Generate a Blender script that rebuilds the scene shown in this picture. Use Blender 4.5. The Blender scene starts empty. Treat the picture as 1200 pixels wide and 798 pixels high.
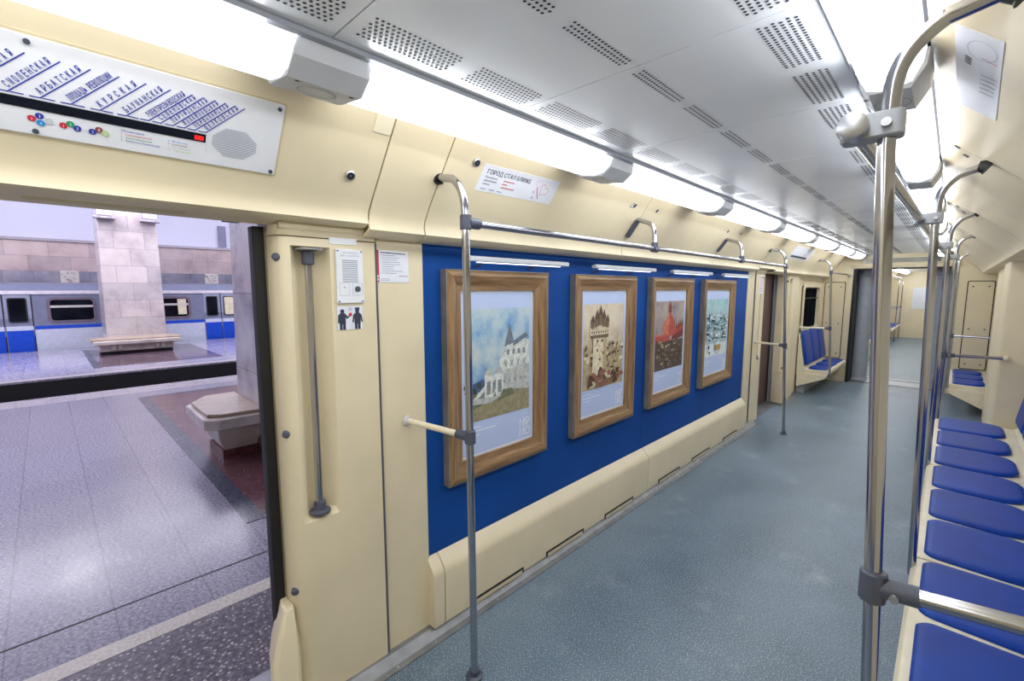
import bpy, bmesh, math, random
from mathutils import Vector, Matrix
random.seed(7)
S = bpy.context.scene
COL = S.collection
# ------------------------------------------------------------------ materials
def lin(c):
    c /= 255.0
    return c/12.92 if c <= .04045 else ((c+.055)/1.055)**2.4
def rgb(c, a=1.0): return (lin(c[0]), lin(c[1]), lin(c[2]), a)
MATS = {}
class NT:
    def __init__(s, name):
        m = bpy.data.materials.new(name); m.use_nodes = True
        s.m = m; s.t = m.node_tree; s.b = s.t.nodes['Principled BSDF']
        MATS[name] = m
    def n(s, kind, **kw):
        x = s.t.nodes.new(kind)
        for k, v in kw.items():
            if k.startswith('_'): setattr(x, k[1:], v)
            else: x.inputs[k.replace('__', ' ')].default_value = v
        return x
    def l(s, a, b): s.t.links.new(a, b)
    def coords(s, kind='Object'): return s.n('ShaderNodeTexCoord').outputs[kind]
    def ramp(s, fac, stops):
        r = s.n('ShaderNodeValToRGB'); e = r.color_ramp.elements
        while len(e) < len(stops): e.new(.5)
        for el, (p, c) in zip(e, stops): el.position = p; el.color = c
        s.l(fac, r.inputs[0]); return r.outputs[0]
    def noise(s, vec, scale, detail=3, rough=.5):
        x = s.n('ShaderNodeTexNoise'); x.inputs['Scale'].default_value = scale
        x.inputs['Detail'].default_value = detail; x.inputs['Roughness'].default_value = rough
        s.l(vec, x.inputs['Vector']); return x.outputs['Fac']
    def mix(s, fac, a, b, mode='MIX'):
        x = s.n('ShaderNodeMixRGB'); x.blend_type = mode
        for i, v in ((0, fac), (1, a), (2, b)):
            if hasattr(v, 'is_linked'): s.l(v, x.inputs[i])
            else: x.inputs[i].default_value = v
        return x.outputs[0]
    def math(s, op, a, b=0.0):
        x = s.n('ShaderNodeMath'); x.operation = op
        for i, v in enumerate((a, b)):
            if hasattr(v, 'is_linked'): s.l(v, x.inputs[i])
            else: x.inputs[i].default_value = v
        return x.outputs[0]
    def bump(s, h, strength=.1, dist=.002):
        x = s.n('ShaderNodeBump'); x.inputs['Strength'].default_value = strength
        x.inputs['Distance'].default_value = dist
        s.l(h, x.inputs['Height']); s.l(x.outputs[0], s.b.inputs['Normal'])
    def base(s, c): s.l(c, s.b.inputs['Base Color'])
    def rough(s, v):
        if hasattr(v, 'is_linked'): s.l(v, s.b.inputs['Roughness'])
        else: s.b.inputs['Roughness'].default_value = v

def plain(name, c, rough=.5, metal=0.0, var=.06, scale=9, bump=0, bscale=200, emit=0, coat=0, spec=None):
    m = NT(name); v = m.coords()
    f = m.noise(v, scale, 4)
    c = [x/1.0 for x in c]
    lo = [max(0, x*(1-var)) for x in c]; hi = [min(255, x*(1+var*.6)) for x in c]
    col = m.ramp(f, [(.3, rgb(lo)), (.7, rgb(hi))])
    m.base(col); m.rough(rough); m.b.inputs['Metallic'].default_value = metal
    if bump: m.bump(m.noise(v, bscale, 2), bump)
    if emit:
        m.l(col, m.b.inputs['Emission Color']); m.b.inputs['Emission Strength'].default_value = emit
    if coat: m.b.inputs['Coat Weight'].default_value = coat
    if spec is not None: m.b.inputs['Specular IOR Level'].default_value = spec
    return m.m
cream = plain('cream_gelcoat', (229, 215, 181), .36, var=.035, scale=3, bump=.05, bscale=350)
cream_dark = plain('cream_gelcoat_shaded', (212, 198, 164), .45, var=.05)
cream_white = plain('cream_white_plastic', (232, 222, 194), .4, var=.03)
seat_shell = plain('seat_shell_cream', (232, 222, 196), .4, var=.03)
blue_panel = plain('blue_panel_cloth', (0, 66, 146), .75, var=.08, scale=2, bump=.15, bscale=900, spec=.25)
seat_blue = plain('seat_blue_vinyl', (0, 58, 158), .45, var=.10, scale=5, bump=.25, bscale=500, spec=.3)
steel = plain('brushed_steel', (176, 178, 186), .13, 1.0, var=.05, scale=4)
alum = plain('satin_aluminium', (190, 193, 198), .38, 1.0, var=.06, scale=12)
floor_strip = plain('floor_strip_metal', (150, 152, 156), .45, .8, var=.1, scale=14)
grey_plastic = plain('grey_plastic', (72, 77, 92), .4, var=.06)
light_grey = plain('light_grey_plastic', (196, 198, 202), .4, var=.03)
mid_grey = plain('mid_grey_plastic', (150, 154, 162), .45, var=.04)
dark = plain('dark_gap', (22, 22, 26), .7, var=.1)
rubber = plain('black_rubber', (8, 8, 10), .6, var=.2, bump=.1)
white_plate = plain('white_plate', (232, 234, 240), .35, var=.02)
white_paper = plain('white_paper', (228, 231, 240), .6, var=.02)
ink_blue = plain('ink_blue', (40, 52, 160), .6, var=.05)
ink_dark = plain('ink_dark', (42, 48, 70), .6, var=.05)
ink_grey = plain('ink_grey', (140, 146, 165), .6, var=.05)
ink_red = plain('ink_red', (200, 38, 62), .6, var=.05)
ink_green = plain('ink_green', (20, 150, 90), .6, var=.05)
ink_cyan = plain('ink_cyan', (20, 140, 215), .6, var=.05)
ink_brown = plain('ink_brown', (140, 62, 62), .6, var=.05)
ink_lime = plain('ink_lime', (190, 216, 140), .6, var=.05)
ink_lgrey = plain('ink_light_grey', (198, 200, 210), .6, var=.05)
ink_pink = plain('ink_pink', (205, 140, 165), .6, var=.05)
navy = plain('led_screen_black', (8, 9, 22), .25, var=.1)
led_red = plain('led_red', (255, 20, 20), .4, emit=1.6, var=.02)
diffuser = plain('lit_diffuser', (243, 248, 255), .4, emit=5.8, var=.01)
diffuser_dim = plain('lit_diffuser_side', (246, 247, 250), .4, emit=3.2, var=.01)
diffuser_inner = plain('lit_diffuser_inner', (243, 248, 255), .4, emit=13, var=.01)
led_white = plain('led_white', (240, 244, 255), .4, emit=2.2, var=.01)
perf = plain('perforation_black', (40, 42, 50), .8, var=.1)
mat_blue = plain('passepartout_paper', (186, 202, 238), .55, var=.015)
mat_edge = plain('passepartout_edge', (226, 234, 250), .5, var=.015)
white_ink = plain('white_ink', (244, 247, 255), .6, var=.01)

def mk_floor():
    m = NT('speckled_lino'); v = m.coords()
    big = m.noise(v, 1.3, 4, .6)
    base = m.ramp(big, [(.3, rgb((80, 98, 114))), (.62, rgb((108, 126, 142))), (.8, rgb((134, 150, 164)))])
    sp = m.noise(v, 150, 2, .6)
    lightsp = m.ramp(sp, [(.56, (0, 0, 0, 1)), (.64, (1, 1, 1, 1))])
    darksp = m.ramp(m.noise(v, 150, 2, .6), [(.36, (1, 1, 1, 1)), (.44, (0, 0, 0, 1))])
    c = m.mix(m.math('MULTIPLY', lightsp, .75), base, rgb((168, 184, 194)))
    c = m.mix(m.math('MULTIPLY', darksp, .5), c, rgb((52, 66, 80)))
    painted_sheen = m.ramp(m.noise(v, 3.2, 6, .65), [(.58, (0, 0, 0, 1)), (.75, (1, 1, 1, 1))])  # whitish reflection patches painted into the floor colour
    c = m.mix(m.math('MULTIPLY', painted_sheen, .35), c, rgb((178, 188, 196)))
    m.base(c); m.rough(m.ramp(big, [(.3, (.34,)*3+(1,)), (.7, (.5,)*3+(1,))]))
    m.bump(sp, .12, .001); return m.m
lino = mk_floor()

def mk_ceiling():
    m = NT('ceiling_sheet'); v = m.coords()
    m.base(m.ramp(m.noise(v, 2, 3), [(.3, rgb((226, 229, 233))), (.7, rgb((236, 238, 242)))]))
    m.rough(.25)
    m.bump(m.noise(v, 300, 2), .04); return m.m
ceil_mat = mk_ceiling()

def mk_wood(name, a, b, c, axis):
    m = NT(name); v = m.coords()
    mp = m.n('ShaderNodeMapping'); sc = [30, 30, 30]; sc[axis] = 2.2
    mp.inputs['Scale'].default_value = sc; m.l(v, mp.inputs[0])
    f = m.noise(mp.outputs[0], 1.6, 6, .65)
    m.base(m.ramp(f, [(.28, rgb(a)), (.5, rgb(b)), (.72, rgb(c))])); m.rough(.38)
    m.bump(f, .15, .002); return m.m
wood_v = mk_wood('frame_wood_upright', (92, 66, 42), (142, 108, 72), (178, 148, 108), 2)
wood_h = mk_wood('frame_wood_level', (92, 66, 42), (142, 108, 72), (178, 148, 108), 1)
frame_edge = plain('frame_silver_edge', (150, 142, 130), .4, .5, var=.15)
wood_seat = mk_wood('bench_plank_wood', (124, 106, 92), (166, 146, 128), (196, 178, 162), 1)

def mk_marble(name, a, b, c, scale=1.5, tile=None, facing='x', grout=(130, 120, 122), rough=.25):
    m = NT(name); v = m.coords()
    f = m.noise(v, scale, 8, .68)
    col = m.ramp(f, [(.3, rgb(a)), (.5, rgb(b)), (.72, rgb(c))])
    if tile:
        sp = m.n('ShaderNodeSeparateXYZ'); m.l(v, sp.inputs[0])
        cb = m.n('ShaderNodeCombineXYZ')
        m.l(sp.outputs['Y' if facing == 'x' else 'X'], cb.inputs[0])
        m.l(sp.outputs['Z' if facing != 'z' else 'Y'], cb.inputs[1])
        br = m.n('ShaderNodeTexBrick')
        br.inputs['Scale'].default_value = 1.0
        br.inputs['Brick Width'].default_value = tile[0]; br.inputs['Row Height'].default_value = tile[1]
        br.inputs['Mortar Size'].default_value = .006; br.inputs['Bias'].default_value = 0
        br.inputs['Color1'].default_value = (.78, .78, .8, 1); br.inputs['Color2'].default_value = (1.06, 1.0, .98, 1)
        br.inputs['Mortar'].default_value = (.6, .56, .56, 1)
        m.l(cb.outputs[0], br.inputs['Vector'])
        col = m.mix(1.0, col, br.outputs['Color'], 'MULTIPLY')
    m.base(col); m.rough(rough); return m.m
marble_col = mk_marble('column_marble', (176, 164, 170), (214, 206, 206), (232, 226, 224), 1.3, (.62, .44), 'x')
marble_side = mk_marble('column_marble_veined', (150, 142, 160), (206, 198, 206), (226, 220, 224), 1.8, (1.6, .78), 'y')
marble_pink = mk_marble('wall_marble_pink', (170, 148, 150), (200, 180, 178), (216, 200, 198), 1.2, (.9, .44), 'x')
marble_grey = mk_marble('wall_marble_grey', (112, 112, 134), (142, 142, 160), (176, 172, 184), 1.2, (.62, .40), 'x')
stone = mk_marble('bench_stone', (176, 164, 158), (208, 198, 190), (222, 214, 208), 3)
plinth_red = mk_marble('plinth_red_granite', (70, 34, 38), (104, 56, 60), (136, 88, 90), 8)
relief_mat = mk_marble('relief_plaster', (150, 142, 138), (212, 204, 196), (230, 224, 216), 9)
capital_mat = mk_marble('capital_plaster', (120, 112, 124), (176, 168, 178), (204, 198, 204), 14)
vault_mat = plain('vault_plaster', (222, 222, 240), .8, var=.02, scale=.6)

def mk_granite(name, a, b, c, tile=None, sp=60, rough=.14, offs=(0, 0), hi=None):
    m = NT(name); v = m.coords('Object')
    g = m.noise(v, sp, 3, .7)
    col = m.ramp(g, [(.34, rgb(a)), (.5, rgb(b)), (.66, rgb(c))])
    if hi:
        vo = m.n('ShaderNodeTexVoronoi'); vo.inputs['Scale'].default_value = hi[0]; m.l(v, vo.inputs['Vector'])
        col = m.mix(m.ramp(vo.outputs['Distance'], [(.2, (1, 1, 1, 1)), (.32, (0, 0, 0, 1))]), col, rgb(hi[1]))
    if tile:
        br = m.n('ShaderNodeTexBrick'); br.offset = .37
        mp = m.n('ShaderNodeMapping'); mp.inputs['Rotation'].default_value = (0, 0, math.pi/2)
        mp.inputs['Location'].default_value = (offs[0], offs[1], 0)
        mp.inputs['Rotation'].default_value = (0, 0, 0)
        m.l(v, mp.inputs[0]); m.l(mp.outputs[0], br.inputs['Vector'])
        br.inputs['Scale'].default_value = 1; br.inputs['Brick Width'].default_value = tile[0]
        br.inputs['Row Height'].default_value = tile[1]; br.inputs['Mortar Size'].default_value = .004
        br.inputs['Color1'].default_value = (.94, .94, .95, 1); br.inputs['Color2'].default_value = (1.04, 1.04, 1.04, 1)
        br.inputs['Mortar'].default_value = (.6, .58, .62, 1)
        col = m.mix(1.0, col, br.outputs['Color'], 'MULTIPLY')
    m.base(col)
    m.rough(m.ramp(m.noise(v, 1.4, 5, .6), [(.3, (rough,)*3+(1,)), (.7, (rough*2.2,)*3+(1,))])); m.b.inputs['Specular IOR Level'].default_value = .3
    return m.m
granite = mk_granite('platform_granite', (88, 85, 104), (132, 128, 148), (178, 175, 192), (1.15, .37), 60, .12)
granite_red = mk_granite('platform_red_granite', (62, 36, 42), (96, 60, 66), (128, 90, 96), (.9, .6), 70)
granite_dark = mk_granite('platform_dark_stripe', (36, 38, 52), (58, 62, 80), (92, 98, 116), None, 80)
granite_edge = mk_granite('platform_edge_terrazzo', (58, 54, 66), (86, 80, 94), (122, 114, 124), None, 40, .3, hi=(42, (176, 168, 168)))
granite_white = mk_granite('platform_white_line', (184, 176, 170), (206, 198, 190), (222, 216, 208), None, 60, .3)

# ------------------------------------------------------------------ builder
OFF = {}
def rounded(pts, r, n=6):
    pts = [Vector(p) for p in pts]; out = [pts[0]]
    for i in range(1, len(pts)-1):
        a, b, c = pts[i-1], pts[i], pts[i+1]
        d1 = (a-b); d2 = (c-b); k = min(r, d1.length*.49, d2.length*.49)
        p, q = b+d1.normalized()*k, b+d2.normalized()*k
        for j in range(n+1):
            t = j/n; out.append(p*(1-t)**2 + b*2*t*(1-t) + q*t*t)
    out.append(pts[-1]); return out
def rrect(x0, x1, y0, y1, r, n=5):
    o = []
    for cx, cy, a in ((x1-r, y1-r, 0), (x0+r, y1-r, 90), (x0+r, y0+r, 180), (x1-r, y0+r, 270)):
        for j in range(n+1):
            t = math.radians(a+90*j/n); o.append((cx+r*math.cos(t), cy+r*math.sin(t)))
    return o
class B:
    def __init__(s): s.bm = bmesh.new(); s.mats = []; s.cur = 0
    def use(s, m):
        if m not in s.mats: s.mats.append(m)
        s.cur = s.mats.index(m); return s
    def face(s, pts):
        vs = [s.bm.verts.new(p) for p in pts]
        f = s.bm.faces.new(vs); f.material_index = s.cur; return s
    def loft(s, rings, caps=True, closed=True):
        R = [[s.bm.verts.new(p) for p in r] for r in rings]; n = len(R[0])
        for a, b in zip(R, R[1:]):
            for i in range(n if closed else n-1):
                j = (i+1) % n
                f = s.bm.faces.new((a[i], a[j], b[j], b[i])); f.material_index = s.cur
        if caps and closed:
            for r in (R[0][::-1], R[-1]):
                f = s.bm.faces.new(r); f.material_index = s.cur
        return s
    def box(s, x0, x1, y0, y1, z0, z1):
        return s.loft([[(x0, y0, z), (x1, y0, z), (x1, y1, z), (x0, y1, z)] for z in (z0, z1)])
    def py(s, prof, y0, y1, caps=True): return s.loft([[(x, y, z) for x, z in prof] for y in (y0, y1)], caps)
    def sheet_y(s, prof, ys): return s.loft([[(x, y, z) for x, z in prof] for y in ys], False, False)
    def pz(s, prof, z0, z1): return s.loft([[(x, y, z) for x, y in prof] for z in (z0, z1)])
    def px(s, prof, x0, x1): return s.loft([[(x, y, z) for y, z in prof] for x in (x0, x1)])
    def tube(s, pts, r, n=14, caps=True):
        pts = [Vector(p) for p in pts]; rings = []; up = None
        for i, p in enumerate(pts):
            d = (pts[min(i+1, len(pts)-1)]-pts[max(i-1, 0)]).normalized()
            if up is None: up = Vector((0, 0, 1)) if abs(d.z) < .9 else Vector((1, 0, 0))
            a = d.cross(up).normalized(); up = a.cross(d).normalized()
            rr = r[i] if isinstance(r, (list, tuple)) else r
            rings.append([p+a*rr*math.cos(2*math.pi*k/n)+up*rr*math.sin(2*math.pi*k/n) for k in range(n)])
        return s.loft(rings, caps)
    def cyl(s, p0, p1, r, n=16): return s.tube([p0, p1], r, n)
    def lathe(s, c, prof, n=20):
        c = Vector(c)
        return s.loft([[c+Vector((r*math.cos(2*math.pi*k/n), r*math.sin(2*math.pi*k/n), z)) for k in range(n)] for r, z in prof])
    def fan(s, fr, pts, th=0.0):   # polygon on a frame (o, r, u)
        return s.face([fr.p(a, b, th) for a, b in pts])
    def disc(s, fr, a, b, r, th=0, n=12, ry=None):
        return s.face([fr.p(a+r*math.cos(2*math.pi*k/n), b+(ry or r)*math.sin(2*math.pi*k/n), th) for k in range(n)])
    def rect(s, fr, a0, a1, b0, b1, th=0): return s.fan(fr, [(a0, b0), (a1, b0), (a1, b1), (a0, b1)], th)
    def slab(s, fr, pts, t0, t1): return s.loft([[fr.p(a, b, t) for a, b in pts] for t in (t0, t1)])
    def line(s, fr, p, q, w, th=0):
        p = Vector(p); q = Vector(q); d = (q-p).normalized(); n = Vector((-d.y, d.x))*w/2
        return s.fan(fr, [p-n, q-n, q+n, p+n], th)
    def text(s, fr, body, a, b, size, th=.0015, sx=1.0, ang=0.0, spacing=1.0, align='LEFT', width=None, bold=0):
        cu = bpy.data.curves.new('txt', 'FONT'); cu.body = body; cu.size = size; cu.align_x = align
        cu.space_character = spacing; cu.resolution_u = 2; cu.offset = bold
        ob = bpy.data.objects.new('txt', cu); COL.objects.link(ob)
        dg = bpy.context.evaluated_depsgraph_get()
        me = bpy.data.meshes.new_from_object(ob.evaluated_get(dg))
        bpy.data.objects.remove(ob); bpy.data.curves.remove(cu)
        if width and len(me.vertices):
            xs = [v.co.x for v in me.vertices]; sx = width/max(1e-6, max(xs)-min(xs))
        ca, sa = math.cos(ang), math.sin(ang)
        vs = []
        for v in me.vertices:
            x, y = v.co.x*sx, v.co.y
            vs.append(s.bm.verts.new(fr.p(a+x*ca-y*sa, b+x*sa+y*ca, th)))
        for p in me.polygons:
            try:
                f = s.bm.faces.new([vs[i] for i in p.vertices]); f.material_index = s.cur
            except ValueError: pass
        bpy.data.meshes.remove(me); return s
    def build(s, name, mat=None, parent=None, smooth=35, bevel=0, off=None, seg=2):
        if mat is not None: s.mats = [mat] if len(s.mats) < 2 else s.mats
        if not s.mats: s.mats = [mat]
        bmesh.ops.recalc_face_normals(s.bm, faces=[f for f in s.bm.faces])
        if off is None:
            if parent is not None: off = OFF[parent.name]
            else:
                xs = [v.co for v in s.bm.verts]
                off = Vector(((min(v.x for v in xs)+max(v.x for v in xs))/2, (min(v.y for v in xs)+max(v.y for v in xs))/2, min(v.z for v in xs)))
        bmesh.ops.translate(s.bm, verts=s.bm.verts, vec=-Vector(off))
        for f in s.bm.faces: f.smooth = True
        me = bpy.data.meshes.new(name); s.bm.to_mesh(me); s.bm.free()
        for m in s.mats: me.materials.append(m)
        try: me.set_sharp_from_angle(angle=math.radians(smooth))
        except Exception: pass
        o = bpy.data.objects.new(name, me); COL.objects.link(o)
        if parent is not None: o.parent = parent
        else: o.location = off
        if bevel:
            md = o.modifiers.new('bevel', 'BEVEL'); md.width = bevel; md.segments = seg; md.limit_method = 'ANGLE'; md.angle_limit = math.radians(40)
            md.harden_normals = False
        OFF[o.name] = Vector(off); return o
class Fr:
    def __init__(s, o, r, u):
        s.o = Vector(o); s.r = Vector(r).normalized(); s.u = Vector(u).normalized(); s.n = s.r.cross(s.u)
    def p(s, a, b, t=0): return s.o+s.r*a+s.u*b+s.n*t
def thing(name, label, cat, loc, group=None):
    o = bpy.data.objects.new(name, None); COL.objects.link(o); o.location = loc
    o.empty_display_size = .05
    OFF[o.name] = Vector(loc); return tag(o, label, cat, group)
def tag(o, label, cat, group=None):
    o['label'] = label; o['category'] = cat
    if group: o['group'] = group
    return o
def struct(o): o['kind'] = 'structure'; return o
def dup(o, d, label=None, parent=None):
    c = o.copy(); COL.objects.link(c)
    if parent is None: c.location = Vector(o.location)+Vector(d)
    else: c.parent = parent
    if label: c['label'] = label
    for ch in list(o.children): dup(ch, d, None, c)
    return c
# ------------------------------------------------------------------ dimensions of the carriage
XL, XR, ZC = -1.61, .56, 2.10
YB, YE = -1.5, 9.3
CL = [(-1.30, 2.10), (-1.34, 2.046), (-1.48, 1.857), (-1.505, 1.815), (-1.512, 1.785), (-1.505, 1.762), (-1.535, 1.742), (-1.62, 1.735)]
CR = [(-.082, 2.1102), (.03, 2.0148), (.20, 1.87), (.245, 1.825), (.262, 1.80), (.268, 1.78), (.31, 1.765), (.57, 1.76)]
SL = Vector((-1/math.hypot(1, 1.35), 0, -1.35/math.hypot(1, 1.35)))       # down the left cove slope
FL = Fr((-1.30, 0, 2.10), (0, 1, 0), -SL)                                   # a = y, b = -distance down the slope, n into the car
mR = .23/.27; SR = Vector((1/math.hypot(1, mR), 0, -mR/math.hypot(1, mR)))
FR = Fr((-.07, 0, 2.10), (0, -1, 0), -SR)                                   # a = -y
FW = lambda x: Fr((x, 0, 0), (0, 1, 0), (0, 0, 1))                          # side wall facing +x: a = y, b = z
# ------------------------------------------------------------------ shell of the carriage
struct(B().box(XL-.12, XR+.1, YB, 9.45, -.04, 0).build('floor', lino))
def ceiling():
    b = B(); seams = [-1.5, -.69, -.10, .487, 1.07, 1.68, 2.27, 2.86, 3.45, 4.04, 4.63, 5.22, 5.81, 6.40, 6.99, 7.58, 8.17, 8.76, 9.3]
    for a, c in zip(seams, seams[1:]): b.box(-1.045, -.205, a+.0018, c-.0018, ZC, ZC+.012)
    o = struct(b.build('ceiling', ceil_mat))
    B().box(-1.4, XR+.1, YB, 9.4, ZC+.013, ZC+.06).build('ceiling_backing', dark, o)
    p = B()
    for a, c in zip(seams[1:], seams[2:]):
        w = (c-a)/2
        for k in range(2):
            y0 = a+k*w+.026; y1 = a+(k+1)*w-.026
            far = y0 > 4.3
            for xs in ([-.970+.0138*i for i in range(7)], [-.634, -.620, -.606], [-.342+.0138*i for i in range(6)]):
                nn = int((y1-y0)/.0128)
                if far:
                    for x in xs: p.face([(x-.003, y0, ZC-.0012), (x+.003, y0, ZC-.0012), (x+.003, y1, ZC-.0012), (x-.003, y1, ZC-.0012)])
                    continue
                for i, x in enumerate(xs):
                    for j in range(nn):
                        y = y0+(j+.5+(.5 if i % 2 else 0))*(y1-y0)/(nn+.5)
                        r = .0042
                        p.face([(x+r*math.cos(q*math.pi/3), y+r*math.sin(q*math.pi/3), ZC-.0012) for q in range(6)])
    p.build('perforation', perf, o)
    return o
ceiling()
struct(B().py([(-1.045, 2.105), (-1.045, 2.088), (-1.026, 2.088), (-1.026, 2.098), (-1.02, 2.1), (-1.02, 2.105)], YB, YE).build('trim_1', mid_grey))
struct(B().py([(-.205, 2.105), (-.205, 2.088), (-.224, 2.088), (-.224, 2.098), (-.23, 2.1), (-.23, 2.105)], YB, YE).build('trim_2', mid_grey))

CLH = [(-1.30, 2.10), (-1.34, 2.046), (-1.48, 1.857), (-1.502, 1.825), (-1.508, 1.80), (-1.502, 1.78), (-1.53, 1.768), (-1.62, 1.77)]
def cove(prof0, cuts, nm, idx):
    """moulded panels between the lights and the side wall, one per bay, with open joints"""
    for i, (a, c) in enumerate(zip(cuts, cuts[1:])):
        b = B(); th = .012
        prof = CLH if (nm == 'L' and i in (1, 6)) else prof0
        prof = prof; n = len(prof); out = []
        for k, (x, z) in enumerate(prof):
            p = Vector(prof[max(k-1, 0)]); q = Vector(prof[min(k+1, n-1)]); d = (q-p).normalized()
            nrm = Vector((d.y, -d.x))
            if (nrm.x < 0) != (nm == 'L'): nrm = -nrm
            out.append((x+nrm.x*th, z+nrm.y*th))
        b.loft([[(x, y, z) for x, z in prof+out[::-1]] for y in (a+.003, c-.003)])
        struct(b.build('trim_%d' % (idx+i), cream, smooth=50))
cutsL = [YB, -.95, .823, 1.062, 2.54, 4.03, 5.35, 5.95, 7.2, 7.75, 9.3]
cove(CL, cutsL, 'L', 10)
cutsR = [YB, .98, 2.36, 3.85, 5.2, 5.95, 7.2, 7.75, 9.3]
cove(CR, cutsR, 'R', 30)
# dark backing behind the joints and above the lights
struct(B().sheet_y([(-1.0, 2.16), (-1.33, 2.13), (-1.52, 1.87), (-1.56, 1.80), (-1.63, 1.76)], (YB, YE)).build('trim_3', dark))
struct(B().sheet_y([(-.3, 2.16), (-.05, 2.13), (.23, 1.9), (.29, 1.84), (.58, 1.8)], (YB, YE)).build('trim_4', cream))
# side walls (with the two doorways on the left)
def wall_left():
    b = B()
    for y0, y1 in ((YB, -.86), (.93, 5.88), (6.88, 7.85), (9.05, 9.4)): b.box(XL-.10, XL-.012, y0, y1, 0, 1.80)
    b.box(XL-.10, XL-.012, 7.85, 9.05, 0, .92)
    b.box(XL-.10, XL-.012, 7.85, 9.05, 1.60, 1.80)
    b.box(XL-.10, XL-.012, -.86, .50, 1.80, 1.82); b.box(XL-.10, XL-.012, 5.88, 6.88, 1.76, 1.80)
    return struct(b.build('wall_left', cream))
wall_left()
struct(B().box(XL-.30, XL-.10, YB, 9.4, 1.80, 2.2).build('wall_left_upper', dark))
struct(B().box(XR, XR+.1, YB, 9.4, 0, 1.85).build('wall_right', cream))
struct(B().box(XL-.1, XR+.1, YB-.06, YB, 0, 2.15).build('wall_rear', cream))
# underside of the header over the first doorway, outward of the cove
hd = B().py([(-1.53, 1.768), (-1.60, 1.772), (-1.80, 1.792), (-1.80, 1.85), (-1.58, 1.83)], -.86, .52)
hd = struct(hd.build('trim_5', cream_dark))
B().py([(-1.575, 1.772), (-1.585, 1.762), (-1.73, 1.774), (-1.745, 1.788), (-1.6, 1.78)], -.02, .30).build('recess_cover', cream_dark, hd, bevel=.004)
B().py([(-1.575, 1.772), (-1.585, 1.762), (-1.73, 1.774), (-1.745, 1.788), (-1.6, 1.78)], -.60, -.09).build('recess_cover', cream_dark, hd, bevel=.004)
B().box(-1.70, -1.655, .415, .46, 1.764, 1.778).build('door_sensor', grey_plastic, hd)
struct(B().box(-1.89, -1.60, -.86, .60, -.03, .003).build('trim_6', floor_strip))            # door sill
struct(B().box(-1.95, -1.60, 5.88, 6.9, -.03, .003).build('trim_7', floor_strip))
# floor edge strip along the left wall
fs = B()
fs.py([(-1.60, 0), (-1.60, .044), (-1.560, .042), (-1.528, .010), (-1.502, .006), (-1.502, 0)], .60, 5.62)
fs.py([(-1.60, 0), (-1.60, .012), (-1.545, .006), (-1.52, 0)], 7.0, 9.3)
fs = struct(fs.build('baseboard_left', floor_strip))
sc = B()
for i in range(26): sc.cyl((-1.516, .7+i*.19, .004), (-1.516, .7+i*.19, .0105), .006, 8)
sc.build('screw', alum, fs)
# ------------------------------------------------------------------ end wall, gangway header
GX0, GX1 = -1.175, .0
ew = B().box(XL-.1, GX0, YE, YE+.06, 0, 2.12).box(GX1, XR+.1, YE, YE+.06, 0, 2.12).box(GX0, GX1, YE, YE+.06, 1.875, 2.12)
struct(ew.build('wall_end', cream))
struct(B().box(GX0-.03, GX0+.012, YE-.012, YE+.5, 0, 1.88).build('trim_50', rubber))
struct(B().box(GX1-.012, GX1+.02, YE-.012, YE+.5, 0, 1.88).build('trim_51', mid_grey))
struct(B().box(GX0, GX1, YE-.014, YE+.02, 1.862, 1.885).build('trim_52', rubber))
struct(B().box(GX0-.06, GX1+.06, YE-.022, YE, 1.885, 1.935).build('trim_53', cream_dark, bevel=.006))
g = thing('header_vent', 'grey slotted air vent in the header over the gangway opening', 'vent', (-.63, YE-.02, 1.955))
B().box(-1.10, -.12, YE-.022, YE, 1.955, 2.045).build('vent_frame', cream_white, g, bevel=.005)
vb = B()
for k in range(5): vb.box(-1.05, -.17, YE-.027, YE-.020, 1.968+k*.014, 1.976+k*.014)
vb.build('louvre', grey_plastic, g)
def hatch(x0, x1, z0, z1, label, name='equipment_hatch'):
    t = thing(name, label, 'cabinet door', ((x0+x1)/2, YE, z0))
    fr = Fr(((x0+x1)/2, YE, 0), (1, 0, 0), (0, 0, 1))
    w = (x1-x0)/2
    B().slab(fr, rrect(-w-.012, w+.012, z0-.012, z1+.012, .025), 0, .003).build('gasket', rubber, t)
    B().slab(fr, rrect(-w, w, z0, z1, .02), .002, .010).build('door', cream, t, bevel=.003)
    for sx in (-1, 1):
        for z in (z0+.07, (z0+z1)/2-.05, z1-.07):
            B().cyl(fr.p(sx*(w-.05), z, .009), fr.p(sx*(w-.05), z, .014), .011, 10).build('screw', grey_plastic, t)
    return t
hatch(-1.575, -1.305, .40, 1.66, 'cream cabinet hatch with six screws on end wall left of the gangway')
hatch(.145, .405, .40, 1.66, 'cream cabinet hatch with six screws on end wall right of the gangway')
# rubber-grey gangway bellows posts and threshold
def bellows(x, label):
    b = B(); n = 40; rings = []
    prof = [(.125, 0), (.125, .05), (.112, .06)]
    for k in range(n+1): prof.append((.108+.004*(k % 2), .06+1.72*k/n))
    prof += [(.13, 1.79), (.13, 1.86), (.11, 1.90)]
    o = b.lathe((x, 9.72, -.02), prof, 22).build('gangway_bellows', mid_grey2, smooth=60)
    return tag(o, label, 'gangway bellows')
mid_grey2 = plain('bellows_grey', (160, 165, 176), .6, var=.06, bump=.1, bscale=120)
bellows(-1.075, 'grey ribbed round bellows post at the left edge of the gangway opening')
bellows(-.10, 'grey ribbed round bellows post at the right edge of the gangway opening')
o = B().box(-1.25, .02, 9.36, 10.2, -.02, .004).build('trim_54', floor_strip); struct(o)
B().box(-1.25, .02, 9.42, 9.45, .004, .007).build('joint', rubber, o); B().box(-1.25, .02, 9.95, 9.98, .004, .007).build('joint', rubber, o)
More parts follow.
